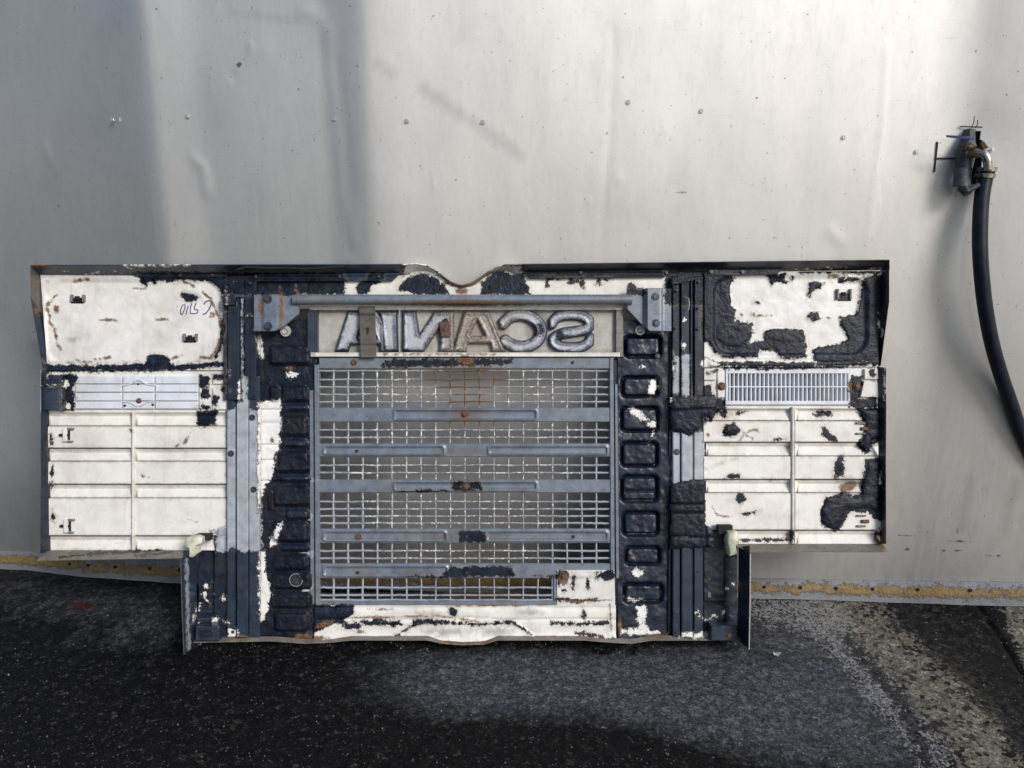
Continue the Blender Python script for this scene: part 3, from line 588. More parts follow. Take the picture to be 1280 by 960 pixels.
def ground_mat():
    N = NT('oily_worn_asphalt')
    n0 = N.noise(9, 5, .65); n1 = N.noise(40, 5, .7); n2 = N.noise(190, 4, .7); n3 = N.noise(520, 3, .65)
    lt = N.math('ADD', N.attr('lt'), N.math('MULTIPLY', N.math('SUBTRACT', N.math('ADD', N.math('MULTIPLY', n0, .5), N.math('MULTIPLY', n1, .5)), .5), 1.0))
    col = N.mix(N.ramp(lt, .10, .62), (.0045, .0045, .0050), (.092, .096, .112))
    col = N.mix(N.ramp(n2, .42, .62), col, N.mix(.55, col, (.012, .012, .013)))
    vc = N.vor(150, out=1); sepc = N.n('SeparateColor'); N.t.links.new(vc, sepc.inputs[0]); cell = sepc.outputs[0]; vd = N.vor(150)
    stone = N.math('MULTIPLY', N.ramp(cell, .80, .90), N.ramp(vd, .42, .28))
    scol = N.mix(sepc.outputs[1], (.16, .155, .15), (.07, .07, .08)); col = N.mix(N.math('MULTIPLY', stone, N.ramp(lt, .0, .5, .35, .8)), col, scol)
    # aggregate: every stone its own grey
    vA = N.vor(95, out=1); sA = N.n('SeparateColor'); N.t.links.new(vA, sA.inputs[0]); vB = N.vor(210, out=1); sB = N.n('SeparateColor'); N.t.links.new(vB, sB.inputs[0])
    ag = N.math('ADD', N.math('MULTIPLY', N.math('POWER', sA.outputs[0], 2.2), .9), N.math('MULTIPLY', N.math('POWER', sB.outputs[0], 2.5), 1.3)); ag = N.math('ADD', ag, .30)
    ag = N.math('MULTIPLY', ag, N.ramp(n1, .38, .62, .6, 1.35))
    col = N.mix(.72, col, N.mix(1., col, ag, 'MULTIPLY'))
    vc2 = N.vor(230, out=1); s2 = N.n('SeparateColor'); N.t.links.new(vc2, s2.inputs[0]); fl = N.math('MULTIPLY', N.math('MULTIPLY', N.ramp(s2.outputs[0], .965, .98), N.ramp(N.math('ADD', n0, N.math('MULTIPLY', N.math('SUBTRACT', n1, .5), .8)), .46, .60)), N.ramp(N.vor(230), .42, .25)); 
    nA = N.math('ADD', N.math('MULTIPLY', n1, .4), N.math('ADD', N.math('MULTIPLY', n2, .35), N.math('MULTIPLY', sA.outputs[1], .25)))
    cm = N.ramp(N.math('ADD', N.attr('conc'), N.math('MULTIPLY', N.math('SUBTRACT', nA, .5), 3.0)), .36, .60)
    ccol = N.mix(N.ramp(n2, .35, .68), (.215, .20, .165), (.10, .092, .075)); ccol = N.mix(N.math('MULTIPLY', stone, .8), ccol, (.24, .23, .20)); ccol = N.mix(.6, ccol, N.mix(1., ccol, ag, 'MULTIPLY')); ccol = N.mix(N.math('MULTIPLY', N.ramp(sA.outputs[1], .22, .12), .8), ccol, (.02, .019, .018)); col = N.mix(cm, col, ccol)
    av = N.ramp(N.math('ADD', N.math('ADD', N.attr('agg'), N.math('MULTIPLY', N.math('SUBTRACT', N.math('ADD', N.math('MULTIPLY', n2, .6), N.math('MULTIPLY', n1, .4)), .5), 3.4)), N.math('MULTIPLY', N.math('SUBTRACT', sB.outputs[1], .5), .9)), .80, 1.02)
    col = N.mix(N.math('MULTIPLY', av, .85), col, N.mix(n3, (.17, .17, .18), (.36, .355, .35)))
    dk = N.ramp(N.math('ADD', N.attr('dkl'), N.math('MULTIPLY', N.math('SUBTRACT', nA, .5), 3.4)), .35, .65); col = N.mix(N.math('MULTIPLY', dk, .85), col, (.008, .008, .009))
    col = N.mix(N.math('MULTIPLY', fl, .85), col, (.32, .32, .32))
    rd = N.ramp(N.math('ADD', N.attr('red'), N.math('MULTIPLY', N.math('SUBTRACT', nA, .5), 2.)), .3, .8); col = N.mix(N.math('MULTIPLY', rd, .7), col, (.055, .016, .008))
    h = N.math('ADD', N.math('MULTIPLY', n2, .9), N.math('ADD', N.math('MULTIPLY', n3, .4), N.math('MULTIPLY', stone, .6)))
    N.bump(h, 1., .0035)
    N.put(N.b.inputs['Specular IOR Level'], .12)
    return N.done(col, N.math('ADD', .45, N.math('MULTIPLY', n1, .4)), 0)
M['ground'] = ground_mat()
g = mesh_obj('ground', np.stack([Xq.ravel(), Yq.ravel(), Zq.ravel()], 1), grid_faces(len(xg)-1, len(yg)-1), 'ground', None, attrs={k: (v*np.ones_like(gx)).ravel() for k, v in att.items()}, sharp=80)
g['kind'] = 'structure'; g['label'] = 'oil stained dark asphalt yard with worn pale concrete patches at right'
# loose grit, one object
def ground_hit(px, py):
    dx, dy, dz = ray(px, py); t = -HC/dz
    for _ in range(4):
        z = float(ground_z(np.array([dx*t]), np.array([dy*t]))[0]); t = (HC-z)/-dz
    return np.array([dx*t, dy*t, HC+dz*t])
bm = bmesh.new()
for i in range(1500):
    px = random.uniform(-30, 1320); py = random.uniform(745, 985)
    if random.random() < .35: px = random.uniform(940, 1300)
    if i % 6 == 0: px = random.uniform(235, 930); py = random.gauss(808, 6)
    p = ground_hit(px, py)
    if p[1] > YW-.03: continue
    r = random.uniform(.0004, .0012)*(2.2 if random.random() < .06 else 1)
    m = mathutils.Matrix.LocRotScale(mathutils.Vector(p)+mathutils.Vector((0, 0, r*.3)), mathutils.Euler((random.random()*6, random.random()*6, random.random()*6)), mathutils.Vector((r*1.5, r, r*.8)))
    bmesh.ops.create_icosphere(bm, subdivisions=1, radius=1, matrix=m)
me = bpy.data.meshes.new('grit'); bm.to_mesh(me); bm.free()
M['grit'] = simple('pale_grit', (.26, .255, .24), (.04, .04, .04), .6, 0, 30); me.materials.append(M['grit'])
o = bpy.data.objects.new('grit', me); COL.objects.link(o); o['kind'] = 'stuff'; o['label'] = 'small pale stone grit scattered over the asphalt'
# a flake of cream paint by the wall's foot
def flake(name, px, py, pts, label, cat, mat, thick=.002, tilt=.3):
    c = ground_hit(px, py)+np.array([0, 0, .006]); v = []; n = len(pts)
    for s in (0, 1):
        for (x, y) in pts:
            v.append((x*.0019, y*.0022, tilt*abs(x)*.0012+s*thick))
    f = [tuple(range(n))[::-1], tuple(range(n, 2*n))]+[(i, (i+1) % n, (i+1) % n+n, i+n) for i in range(n)]
    o = mesh_obj(name, v, f, mat, None, smooth=False); o.location = c; o['label'] = label; o['category'] = cat; return o
flake('paint_flake', 188, 724, [(-5,-3),(-1,-4),(1,-1),(5,0),(6,4),(2,6),(-2,4),(-3,1)], 'cream paint flake on the dark ground below the left end of the wall strip', 'paint flake', 'plastic')
flake('metal_chip', 971, 821, [(-5,-2),(0,-3),(3,-1),(6,1),(4,3),(-1,2),(-4,3)], 'small pale grey chip on asphalt right of the panel foot', 'chip', 'silverbolt')
# ------------------------------------------------------------------ tap and hose
tap = bpy.data.objects.new('water_tap', None); COL.objects.link(tap); tap.location = tuple(wall_at(1212, 200))
tap['label'] = 'old black and bronze tap with blue lever poking through the cut metal wall'; tap['category'] = 'tap'
M['blackpipe'] = simple('black_pipe_paint', (.02, .02, .022), (.055, .055, .06), .4, .2, 90)
M['greypipe'] = simple('grey_pipe_sleeve', (.10, .115, .125), (.05, .055, .06), .5, .3, 120)
M['bronze'] = simple('tarnished_bronze', (.16, .12, .075), (.05, .035, .022), .42, .6, 120)
M['chrome'] = simple('worn_chrome', (.42, .41, .39), (.16, .145, .12), .25, .85, 120)
M['blue'] = simple('blue_lever_paint', (.004, .008, .09), (.01, .018, .13), .4, 0)
M['hose'] = simple('dark_rubber_hose', (.003, .005, .011), (.011, .014, .024), .42, 0, 46, .0006)
M['hose'].node_tree.nodes['Principled BSDF'].inputs['Specular IOR Level'].default_value = .3
A = lambda px, py, off: rel(wall_at(px, py, off), tap)
tube('tap_body', spline([A(1210,182,.012), A(1207,196,.022), A(1204,212,.026)], 4), [.018, .020, .021, .021, .020, .020, .0195, .0195, .019][:9], 'blackpipe', tap, 16)
tube('lower_sleeve', [A(1203.5,210,.026), A(1202,233,.028)], .0188, 'greypipe', tap, 16)
tube('stem_block', [A(1212,164,.0), A(1210,184,.018)], [.012, .015], 'blackpipe', tap, 8)
hub = tube('valve_hub', [A(1206,188,.020), A(1216,186,.040)], [.013, .011], 'bronze', tap, 10)
lv = slab_quad('lever_handle', [A(1184,168.8,.055), A(1202,170,.052), A(1218,171,.046), A(1219,174.5,.046), A(1202,173.4,.052), A(1184,171.6,.055)], (0, .004, 0), 'blue', tap)
tube('elbow_pipe', spline([A(1210,192,.035), A(1220,191,.045), A(1229,193,.050), A(1234,200,.052), A(1235,212,.052)], 5), .0095, 'chrome', tap, 14)
tube('pipe_collar', [A(1213,191.5,.038), A(1221,191,.046)], .0125, 'bronze', tap, 6)
tube('elbow_nut', [A(1227,178,.045), A(1231,186,.048)], [.006, .009], 'bronze', tap, 6)
tube('drain_stub', [A(1224,231,.032), A(1210,238,.036)], .0062, 'greypipe', tap, 10)
dk_ = tube('drain_cap', [A(1203,233,.032), A(1210,242,.040)], [.0125, .0105], 'blackpipe', tap, 9)
for k in range(5): tube('packing_fibre', spline([A(1203+k*4, 188-k, .036), A(1208+k*4, 180+k*2.2, .046), A(1214+k*2, 187+k, .044), A(1222+k, 182+k, .046)], 4), .0011, 'bronze', tap, 5)
for a, b in [((1213,162),(1218,145)), ((1219,160),(1222,150))]: tube('loose_wire', spline([A(*a, .004), A((a[0]+b[0])/2+1.5, (a[1]+b[1])/2, .014), A(*b, .018)], 3), .0010, 'slit', tap, 5)
hose = bpy.data.objects.new('rubber_hose', None); COL.objects.link(hose); hose.location = tuple(wall_at(1230, 225))
hose['label'] = 'thick dark rubber hose hanging from the tap at right'; hose['category'] = 'hose'
H = lambda px, py, off: rel(wall_pt(px, py, off), hose)
hp = spline([H(1235,211,.065), H(1231,225,.067), H(1227,250,.075), H(1225,290,.087), H(1226,330,.097), H(1231,380,.10), H(1239,425,.10), H(1250,465,.095), H(1262,500,.09), H(1278,545,.085), H(1300,590,.08), H(1335,640,.09), H(1385,690,.13), H(1470,742,.2), H(1560,745,.25)], 8)
tube('hose_tube', hp, .0168, 'hose', hose, 20)
tube('hose_clamp', [H(1235,209,.066), H(1234.3,214,.066)], .0195, 'chrome', hose, 18)
tube('hose_clamp', [H(1234,217,.067), H(1233,222,.067)], .0188, 'chrome', hose, 18)
tube('clamp_screw', [H(1221,211,.078), H(1226,212,.082)], .0045, 'chrome', hose, 6)
tube('clamp_screw', [H(1218,219,.078), H(1224,220,.082)], .0045, 'blackpipe', hose, 6)
#PANEL
# ------------------------------------------------------------------ the grille panel
def label(o, t): o['label'] = t; return o
def group(name, px=580, py=600):
    o = bpy.data.objects.new(name, None); COL.objects.link(o); o.parent = root; o.empty_display_size = .03; return o
def ytop(x):
    return np.interp(x, [30, 505, 520, 533, 545, 555, 565, 577, 590, 600, 610, 620, 632, 645, 1112], [332, 331, 330, 332, 338, 346, 353, 357, 354, 347, 340, 334, 331, 331, 325.5])
# top flange in three runs (a folded lip standing towards the viewer)
def flange_run(x0, x1, mat, zo, w):
    q = [(x0, 0, zo), (x1, 0, zo), (x1, 1, .001), (x0, 1, .001)]
    def ym(PX, PY, s, t):
        x = x0+(x1-x0)*s; y = ytop(x); return x, y+w(x)*t
    return patch('top_flange', q, mat, ymap=ym, cell=2.5, thick=.002, wob=.004)
# height is carried by a fake 10px quad, so build with explicit cells
def flange_strip(x0, x1, mat, zo, w):
    n = max(2, int((x1-x0)/2.5)); xs_ = np.linspace(x0, x1, n+1); ts = np.array([0, .08, .3, .55, .8, 1.])
    Xx, Tt = np.meshgrid(xs_, ts); yy = ytop(Xx)+w(Xx)*Tt
    zz = zo(Xx)*(1-Tt)+.001+.0025*(fbm(Xx/22, Tt*2, 6)-.5)*(Tt < .9)
    k = (D-zz)/F; P = np.stack([((Xx-640)*k-RX).ravel(), (-(yy-480)*k-RY).ravel(), zz.ravel()], 1)
    Fc = grid_faces(n, len(ts)-1); P, Fc, ub = skirt(P, Fc, np.array([0, .0022, -.0015]))
    A1, A2 = Xx.ravel(), yy.ravel()
    return mesh_obj('top_flange', P, Fc, mat, root, attrs=px_attrs(np.concatenate([A1, A1[ub]]), np.concatenate([A2, A2[ub]])))
wI = lambda x: np.interp(x, [38, 505, 520, 545, 610, 632, 645, 1112], [13, 13, 9, 4, 4, 7, 12, 12])
zI = lambda x: np.interp(x, [38, 500, 545, 610, 650, 1112], [.045, .04, .014, .014, .04, .045])
flange_strip(38, 506, 'navysteel', zI, wI); label(flange_strip(506, 652, 'greybeige', zI, wI), 'curved bare metal dip in the top flange'); flange_strip(652, 1112, 'navy', zI, wI)
# header sheet below the flange
def header(x0, x1):
    q = rect(x0, 340, x1, 386, 0)
    def ym(PX, PY, s, t):
        x = PX; y0 = ytop(x)+wI(x)-1; return x, y0+(386-y0)*t
    return patch('header_sheet', q, 'cream', ymap=ym, cell=2, h=lambda x, y: .0015*np.sin((y-350)/9))
header(283, 882)
# folded stiffener strips
st = patch('stiffener', [(316,343,.012),(500,341,.012),(490,351,.012),(316,352,.012)], 'navysteel', h=lambda x, y: -.003*np.exp(-((y-347)/2.5)**2), thick=.011)
for x in (320, 425, 474): bolt('rivet', x, 346, .011, st)
st = patch('stiffener', [(650,337,.012),(838,335,.012),(832,346,.012),(663,348,.012)], 'tar', h=lambda x, y: -.003*np.exp(-((y-342)/2.5)**2), thick=.011)
for x in (726, 833): bolt('rivet', x, 341, .011, st)
st = patch('stiffener', [(886,335,.011),(985,333,.011),(970,343,.011),(884,345,.011)], 'tar', thick=.010)
for x in (889, 928): bolt('rivet', x, 340, .011, st, 1.3)
st = patch('stiffener', [(160,341,.008),(283,340,.008),(283,347,.008),(170,346,.008)], 'navysteel', thick=.007)
for x in (226, 266): bolt('rivet', x, 344, .008, st)
tube('cable', spline([L(296,337,.05), L(310,334,.052), L(330,335,.052), L(360,335,.05), L(385,336,.05), L(430,333,.05)], 6), .0024, 'hole', root, 6)
# ---- corner panels
def corner(x0, x1, y0, y1, seed):
    def h(x, y):
        d = rrect(x, y, x0+8, y0+7, x1-8, y1-7, 22); v = -.006*sstep(-3, 4, d)
        return v+.004*(fbm(x/38, y/38, seed)-.5)+.0015*(fbm(x/9, y/9, seed+4)-.5)
    return h
cp = patch('corner_panel', [(50,343,.004),(284,345,.004),(284,463,.004),(59,463,.004)], 'white', h=corner(50, 284, 343, 463, 2), cell=1.6)
cp2 = patch('corner_panel', [(880,340,.004),(1101,339,.004),(1098,459,.004),(880,459,.004)], 'white', h=lambda x, y: corner(884, 1092, 338, 450, 8)(x, y)+.004*sstep(-2, 2, field(MK['dk'][:60], x, y)), cell=1.6)
label(cp2, 'white upper corner panel at right with torn black coating')
label(cp, 'white upper corner panel at left with handwriting')
def clip(px, py, z, parent, w=15, hh=10):
    c = patch('clip', rect(px-w/2, py-1, px+w/2, py+hh/2+1, z+.003), 'tar', parent, cell=2, thick=.003, layers=None)
    for s in (-1, 1): patch('clip', rect(px+s*w/2-1.3, py-hh/2, px+s*w/2+1.3, py+hh/2-1, z+.009), 'greybeige', parent, cell=2, thick=.009, layers=None)
    patch('clip', rect(px-3, py-3, px+2, py+1, z+.007), 'hole', parent, cell=2, thick=.007, layers=None)
clip(96, 373, -.002, cp); clip(237, 422, -.002, cp); clip(1056, 368, -.002, cp2, 16, 14)
# handwriting, flat ink strokes on the left corner panel
inkz = .0008
def stroke(pts, w=.62):
    P = spline(pts, 5); n = len(P); T = np.gradient(P, axis=0); T /= np.linalg.norm(T, axis=1)[:, None]+1e-9
    V = []; hf = corner(50, 284, 343, 463, 2)
    for i in range(n):
        for s in (-1, 1):
            x = P[i][0]-T[i][1]*w*s; y = P[i][1]+T[i][0]*w*s
            z = .004+float(hf(np.array([x]), np.array([y]))[0]); lx, ly, _ = L(x, y, .004); V.append((lx, ly, z+inkz))
    fs = [(2*i, 2*i+1, 2*i+3, 2*i+2) for i in range(n-1)]
    V2 = [(a, b, c-.0006) for a, b, c in V]; m = len(V)
    fs += [(f[3]+m, f[2]+m, f[1]+m, f[0]+m) for f in fs]+[(2*i, 2*i+2, 2*i+2+m, 2*i+m) for i in range(n-1)]+[(2*i+1+m, 2*i+3+m, 2*i+3, 2*i+1) for i in range(n-1)]
    mesh_obj('ink_stroke', V+V2, fs, 'ink', cp, smooth=False)
zz = lambda l: [(205+a/16, 360+b/16) for a, b in l]
stroke(zz([(232,368),(250,376)])); stroke(zz([(230,434),(242,442)]), .4)
stroke(zz([(375,325),(340,360),(312,440),(312,500),(330,530),(365,480),(395,400),(400,340),(380,325)]))
stroke(zz([(465,350),(440,440),(420,530)])); stroke(zz([(532,300),(512,390),(505,470),(515,503),(570,508),(632,503)]))
stroke(zz([(622,295),(592,370),(598,430),(650,428),(656,465),(636,503)])); stroke(zz([(775,325),(815,272),(895,250),(925,290),(900,385),(850,465),(800,515),(755,516)]), .75)
# ---- side flanges of the wings
patch('side_flange', [(38,333,.046),(51,345,.0),(53,393,.0),(37.5,371,.046)], 'brown', cell=2.5)
patch('side_flange', [(37.5,371,.046),(53,393,0),(61,462,0),(53,460,.008)], 'navy', cell=2.5)
patch('side_flange', [(51,462,.018),(60,462,0),(62,688,0),(50,692,.030)], 'navy', cell=2.5, wob=.004)
patch('bottom_flange', [(61,688,.0),(228,688,.0),(228,698,.060),(44,701,.060)], 'greybeige', cell=2, wob=.006)
patch('side_flange', [(1099,341,0),(1112,325,.045),(1112,375,.045),(1099,400,0)], 'navy', cell=2.5, wob=.003)
patch('side_flange', [(1099,400,0),(1112,375,.045),(1101,458,.010),(1096,458,0)], 'navy', cell=2.5)
patch('side_flange', [(1097,458,.006),(1108,460,.026),(1108,680,.030),(1101,680,0)], 'navy', cell=2.5, wob=.004)
patch('bottom_flange', [(915,680,.0),(1103,680,.0),(1113,690.5,.060),(937,690.5,.060)], 'greybeige', cell=2, wob=.004)
# ---- middle strips between corner panels and louvres
ms = patch('middle_strip', rect(50, 463, 284, 516, -.002), 'white', h=lambda x, y: .003*(fbm(x/12, y/12, 3)-.5), cell=1.8)
patch('pocket_box', [(53,484,.012),(78,484,.012),(78,513,.012),(54,513,.012)], 'navysteel', ms, thick=.014, cell=2, h=lambda x, y: .003*np.sin((x-53)/8))
patch('pocket_box', [(53,468,.012),(78,469,.012),(77,482,.008),(54,482,.008)], 'navysteel', ms, thick=.012)
for i, (xa, xb_) in enumerate([(94,152), (153.5,192.5), (194,247.5)]):
    for j, (ya, yb) in enumerate([(470.5,479.5), (480.7,490), (491.2,500.8), (502,511)]):
        patch('slat', rect(xa, ya, xb_, yb, .005+.001*(j % 2)), 'insert', ms, thick=.006, cell=3, bev=.7)
tube('insert_rib', spline([L(153,482,.008), L(163,480,.008), L(173,475,.008), L(183,480,.008), L(193,482,.008)], 5), .0016, 'insert', ms, 6)
tube('insert_rib', spline([L(153,502,.008), L(163,503,.008), L(173,508,.008), L(183,503,.008), L(193,502,.008)], 5), .0016, 'insert', ms, 6)
bolt('rust', 173.5, 501, .006, ms, .7); bolt('rivet', 173, 480, .006, ms, .7); bolt('small', 191, 506, .006, ms, .6); bolt('small', 156, 507, .006, ms, .6)
for q in ([(249,467,.004),(264,467,.004),(264,508,.004),(249,512,.004)], [(266,484,.006),(284,484,.006),(284,512,.006),(266,512,.006)], [(266,468,.006),(284,468,.006),(284,480,.006),(266,480,.006)]):
    patch('peeled_tab', q, 'white', ms, thick=.006, cell=2)
ms2 = patch('middle_strip', rect(880, 458, 1104, 511, -.002), 'white', h=lambda x, y: .003*(fbm(x/12, y/12, 5)-.5), cell=1.8, hole=lambda x, y: (x > 910) & (x < 1062) & (y > 465) & (y < 503))
vg = patch('vent_frame', rect(907, 461, 1064, 467, .006), 'insert', ms2, thick=.010)
patch('vent_frame', rect(907, 501, 1064, 506, .006), 'insert', ms2, thick=.010); patch('vent_frame', rect(1060, 467, 1064, 501, .006), 'insert', ms2, thick=.010); patch('vent_frame', rect(907, 467, 910, 501, .006), 'insert', ms2, thick=.010)
for i in range(28):
    x = 911.6+i*5.37; patch('vent_slat', rect(x, 467, x+1.7, 501, .004), 'insert', ms2, thick=.020, cell=6, bev=.3, layers=None)
patch('vent_crossbar', rect(910, 482.7, 1060, 484.5, .0055), 'insert', ms2, thick=.003, cell=5, layers=None)
patch('peeled_tab', rect(1081, 461, 1103, 474, .006), 'white', ms2, thick=.008); patch('peeled_tab', [(1080,476,.005),(1102,479,.005),(1104,498,.005),(1076,496,.005)], 'white', ms2, thick=.006)
patch('peeled_tab', rect(880, 461, 895, 475, .006), 'white', ms2, thick=.008); patch('peeled_tab', rect(897, 463, 906.5, 497, .003), 'white', ms2, thick=.006)
bolt('rust', 902, 483, .003, ms2, 1.1); bolt('rust', 1071, 482, .001, ms2, .9)
# ---- louvred wings
def louvres(x0, x1, rib, rows, bent):
    lp = patch('louvre_shade_backing', rect(x0, rows[0][0], x1, rows[-1][1], -.020), 'brown', cell=6, layers=None)  # dark backing colour stands in for shade in the louvre gaps
    for (ya, yb, kind) in rows:
        for (xa, xb_) in ((x0, rib-2), (rib+2, x1)):
            if kind == 's':   # sunk, sloping slat: turned up to the light at its foot
                ia = 6 if xa == x0 else 4
                patch('louvre', [(xa+1, ya+.5, -.006), (xb_, ya+.5, -.006), (xb_, ya+5, -.013), (xa+ia, ya+5, -.013)], 'cream', lp, cell=2.5, thick=.002, bev=0)
                patch('louvre', [(xa+ia, ya+5, -.013), (xb_, ya+5, -.013), (xb_, yb, -.002), (xa+ia, yb, -.002)], 'cream', lp, cell=2.2, thick=.004, bev=.4)
                patch('louvre_end', [(xa, ya, -.002), (xa+ia, ya+4, -.012), (xa+ia, yb, -.012), (xa, yb, -.002)], 'cream', lp, cell=2.2, thick=.004, bev=0)
            else:
                patch('louvre', rect(xa, ya, xb_, yb, .001, .0015), 'cream', lp, cell=2.0, thick=.016, bev=.9, h=lambda x, y: .0035*(fbm(x/45, y/30, ya)-.5))
    patch('rib', rect(rib-1.6, rows[0][0], rib+1.6, rows[-1][1], .006), 'cream', lp, cell=3, thick=.014, bev=.8)
    return lp
lw = louvres(57, 284, 165.5, [(515,532,'s'),(533,560,'f'),(560.5,576,'s'),(577,605,'f'),(605.5,622,'s'),(623,669.5,'f'),(670,688,'s')], 0)
rw = louvres(879, 1103, 991.5, [(509,525.5,'s'),(526.5,552.5,'f'),(553,569.5,'s'),(570.5,599,'f'),(599.5,615.5,'s'),(616.5,662.5,'f'),(663,680,'s')], 0)
for (x, y) in ((82, 544), (83, 658)):
    patch('clip', rect(x-4, y-8, x+1, y+8, .010), 'cream', lw, thick=.009, layers=None); patch('clip', rect(x-9, y-1.6, x+2, y+1.6, .008), 'hole', lw, thick=.006, layers=None)
    patch('clip', rect(x+1, y-6, x+5, y+6, .004), 'hole', lw, thick=.003, layers=None); patch('clip', rect(x+1, y-9, x+9, y-6.5, .008), 'greybeige', lw, thick=.007, layers=None); patch('clip', rect(x+1, y+7, x+8, y+9, .008), 'greybeige', lw, thick=.007, layers=None)
for (x, y) in ((1079, 536), (1080, 652)):
    patch('clip', rect(x-8, y-8, x+3, y-6, .008), 'greybeige', rw, thick=.007, layers=None); patch('clip', rect(x-8, y+5, x+3, y+7, .008), 'greybeige', rw, thick=.007, layers=None); patch('clip', rect(x-2, y-2, x+7, y+2, .008), 'rustbolt', rw, thick=.006, layers=None)
def lump_blob(name, poly, z, mat, parent, hf=None, cell=1.6, thick=.004):
    x0, y0, x1, y1 = sh_box(poly)
    def ins(x, y): return shape_sd(poly, x, y)+2.4*(fbm(x/4, y/4, 7)-.5) < 0
    def h(x, y):
        d = np.clip(shape_sd(poly, x, y), 0, 5); v = .0016*np.sqrt(d)+.0035*(fbm(x/5, y/5, 3)-.5)
        return v+(hf(x, y) if hf else 0)
    return patch(name, rect(x0-2, y0-2, x1+2, y1+2, z), mat, parent, h=h, cell=cell, thick=thick, bev=0, hole=ins, layers='wt')
# torn lumps of coating lying proud of the white sheets
lump_blob('coating_lump', [(893,404),(905,400),(920,402),(938,405),(941,415),(936,428),(925,436),(905,434),(893,424)], -.001, 'tar', cp2)
lump_blob('coating_lump', [(957,417),(966,413),(985,412),(1004,414),(1007,425),(1006,440),(995,443),(982,436),(975,430),(958,426)], -.001, 'tar', cp2)
lump_blob('coating_lump', [(1020,436),(1035,433),(1052,432),(1076,428),(1078,438),(1060,445),(1030,447),(1019,446)], -.001, 'tar', cp2)
lump_blob('coating_lump', [(897,352),(905,350),(912,356),(912,382),(900,385),(895,370)], -.001, 'tar', cp2)
lump_blob('coating_lump', [(895,388),(912,386),(918,392),(918,400),(897,400)], -.001, 'tar', cp2)
lump_blob('coating_lump', [(1058,398),(1077,397),(1077,420),(1066,424),(1058,412)], -.001, 'tar', cp2)
lump_blob('coating_lump', [(1026,638),(1034,622),(1046,622),(1056,616),(1066,624),(1078,622),(1080,600),(1086,578),(1100,576),(1101,640),(1084,636),(1058,638),(1052,650),(1048,662),(1036,660),(1027,652)], .002, 'tar', rw, cell=2)
lump_blob('coating_lump', [(1078,512),(1102,512),(1102,548),(1090,550),(1086,562),(1076,556),(1080,544),(1082,528)], .002, 'tar', rw)
lump_blob('coating_lump', [(903,541),(908,532),(918,531),(924,536),(921,543),(912,545)], .001, 'tar', rw)
# ---- channel rails
def rail(cols, y0, y1, mat, zf, zm, parts=()):
    rp = None
    for k, (xa, xb_, up) in enumerate(cols):
        z = zm if up else zf
        o = patch('channel_rail' if rp is None else 'rail_web' if up else 'rail_lip', rect(xa, y0, xb_, y1, z), mat, rp, thick=.014 if up else .010, cell=2.2, bev=1., wob=.001)
        rp = rp or o
    return rp
lr = rail([(283.5,294,0), (295.5,309.5,1), (311,324,0)], 470, 797, 'navysteel', .016, .023)
bolts = [('bolt',288.5,567),('bolt',315,522),('bolt',317,612),('bolt',290,688),('small',316,738),('small',292,766),('small',323,765),('small',291,790),('small',319,788)]
for k, x, y in bolts: bolt(k, x, y, .016, lr, .75)
lu = rail([(279,284,0), (285,299,1), (300,304,1), (305.5,320,0)], 352, 500, 'navy', .018, .026)
for x, y in ((313,354),(296,470),(296,486),(312,394),(298,358),(286,395)): bolt('small', x, y, .024, lu, .7)
patch('gusset', [(276,371,.030),(301,349,.030),(305,349,.030),(305,372,.030)], 'navysteel', lu, thick=.010)
tube('spring_clip', spline([L(291,376,.034), L(296,377,.038), L(295,384,.039), L(293,390,.034)], 5), .0009, 'bolt', lu, 6)
patch('catch_plate', [(276,370,.034),(295,370,.034),(293,381,.034),(277,382,.034)], 'navy', lu, thick=.006); bolt('small', 290, 367, .033, lu, .8)
rr = rail([(841,850.5,0), (852,866,1), (867.5,879,0)], 540, 797, 'navysteel', .016, .023)
for k, x, y in [('bolt',846,565),('small',873,715),('small',846,790),('small',872,768),('small',845,766)]: bolt(k, x, y, .016, rr, .75)
ru = rail([(840.5,850,0), (851.5,862,1), (863,866,1), (868,879,0)], 345, 500, 'navy', .018, .026)
for x, y in ((846,363),(858,360),(858,399),(873,411),(845,410),(857,465),(844,454),(856,482),(873,385),(858,345),(874,352)): bolt('small', x, y, .023, ru, .7)
tube('spring_clip', spline([L(856,371,.030), L(861,374,.038), L(861,386,.04), L(857,392,.032)], 5), .0012, 'silverbolt', ru, 6)
patch('gusset', [(840,348,.028),(864,340,.028),(870,350,.028),(840,356,.028)], 'navysteel', ru, thick=.010)
patch('rail_backing', rect(283, 343, 326, 800, -.004), 'navy', root, cell=5, thick=.004); patch('rail_backing', rect(836, 343, 883, 800, -.004), 'navy', root, cell=5, thick=.004)
# seams of coating over the right rail
lump_blob('bitumen_patch', [(838,497),(858,495),(880,494),(893,496),(897,505),(893,518),(889,531),(886,520),(876,522),(875,535),(862,545),(850,540),(839,537)], .024, 'tar', root, hf=lambda x, y: .004*np.exp(-((y-509+.05*(x-860))/2.)**2), thick=.016)
lump_blob('bitumen_patch', [(839,606),(862,600),(882,600),(882,655),(891,665),(892,685),(884,685),(838,686)], .024, 'tar', root, hf=lambda x, y: -.004*np.exp(-((y-630)/1.4)**2)-.004*np.exp(-((y-641)/1.4)**2)-.003*np.exp(-((y-671-.05*(x-860))/1.6)**2)-.004*np.exp(-((x-882.5)/1.3)**2), thick=.018)
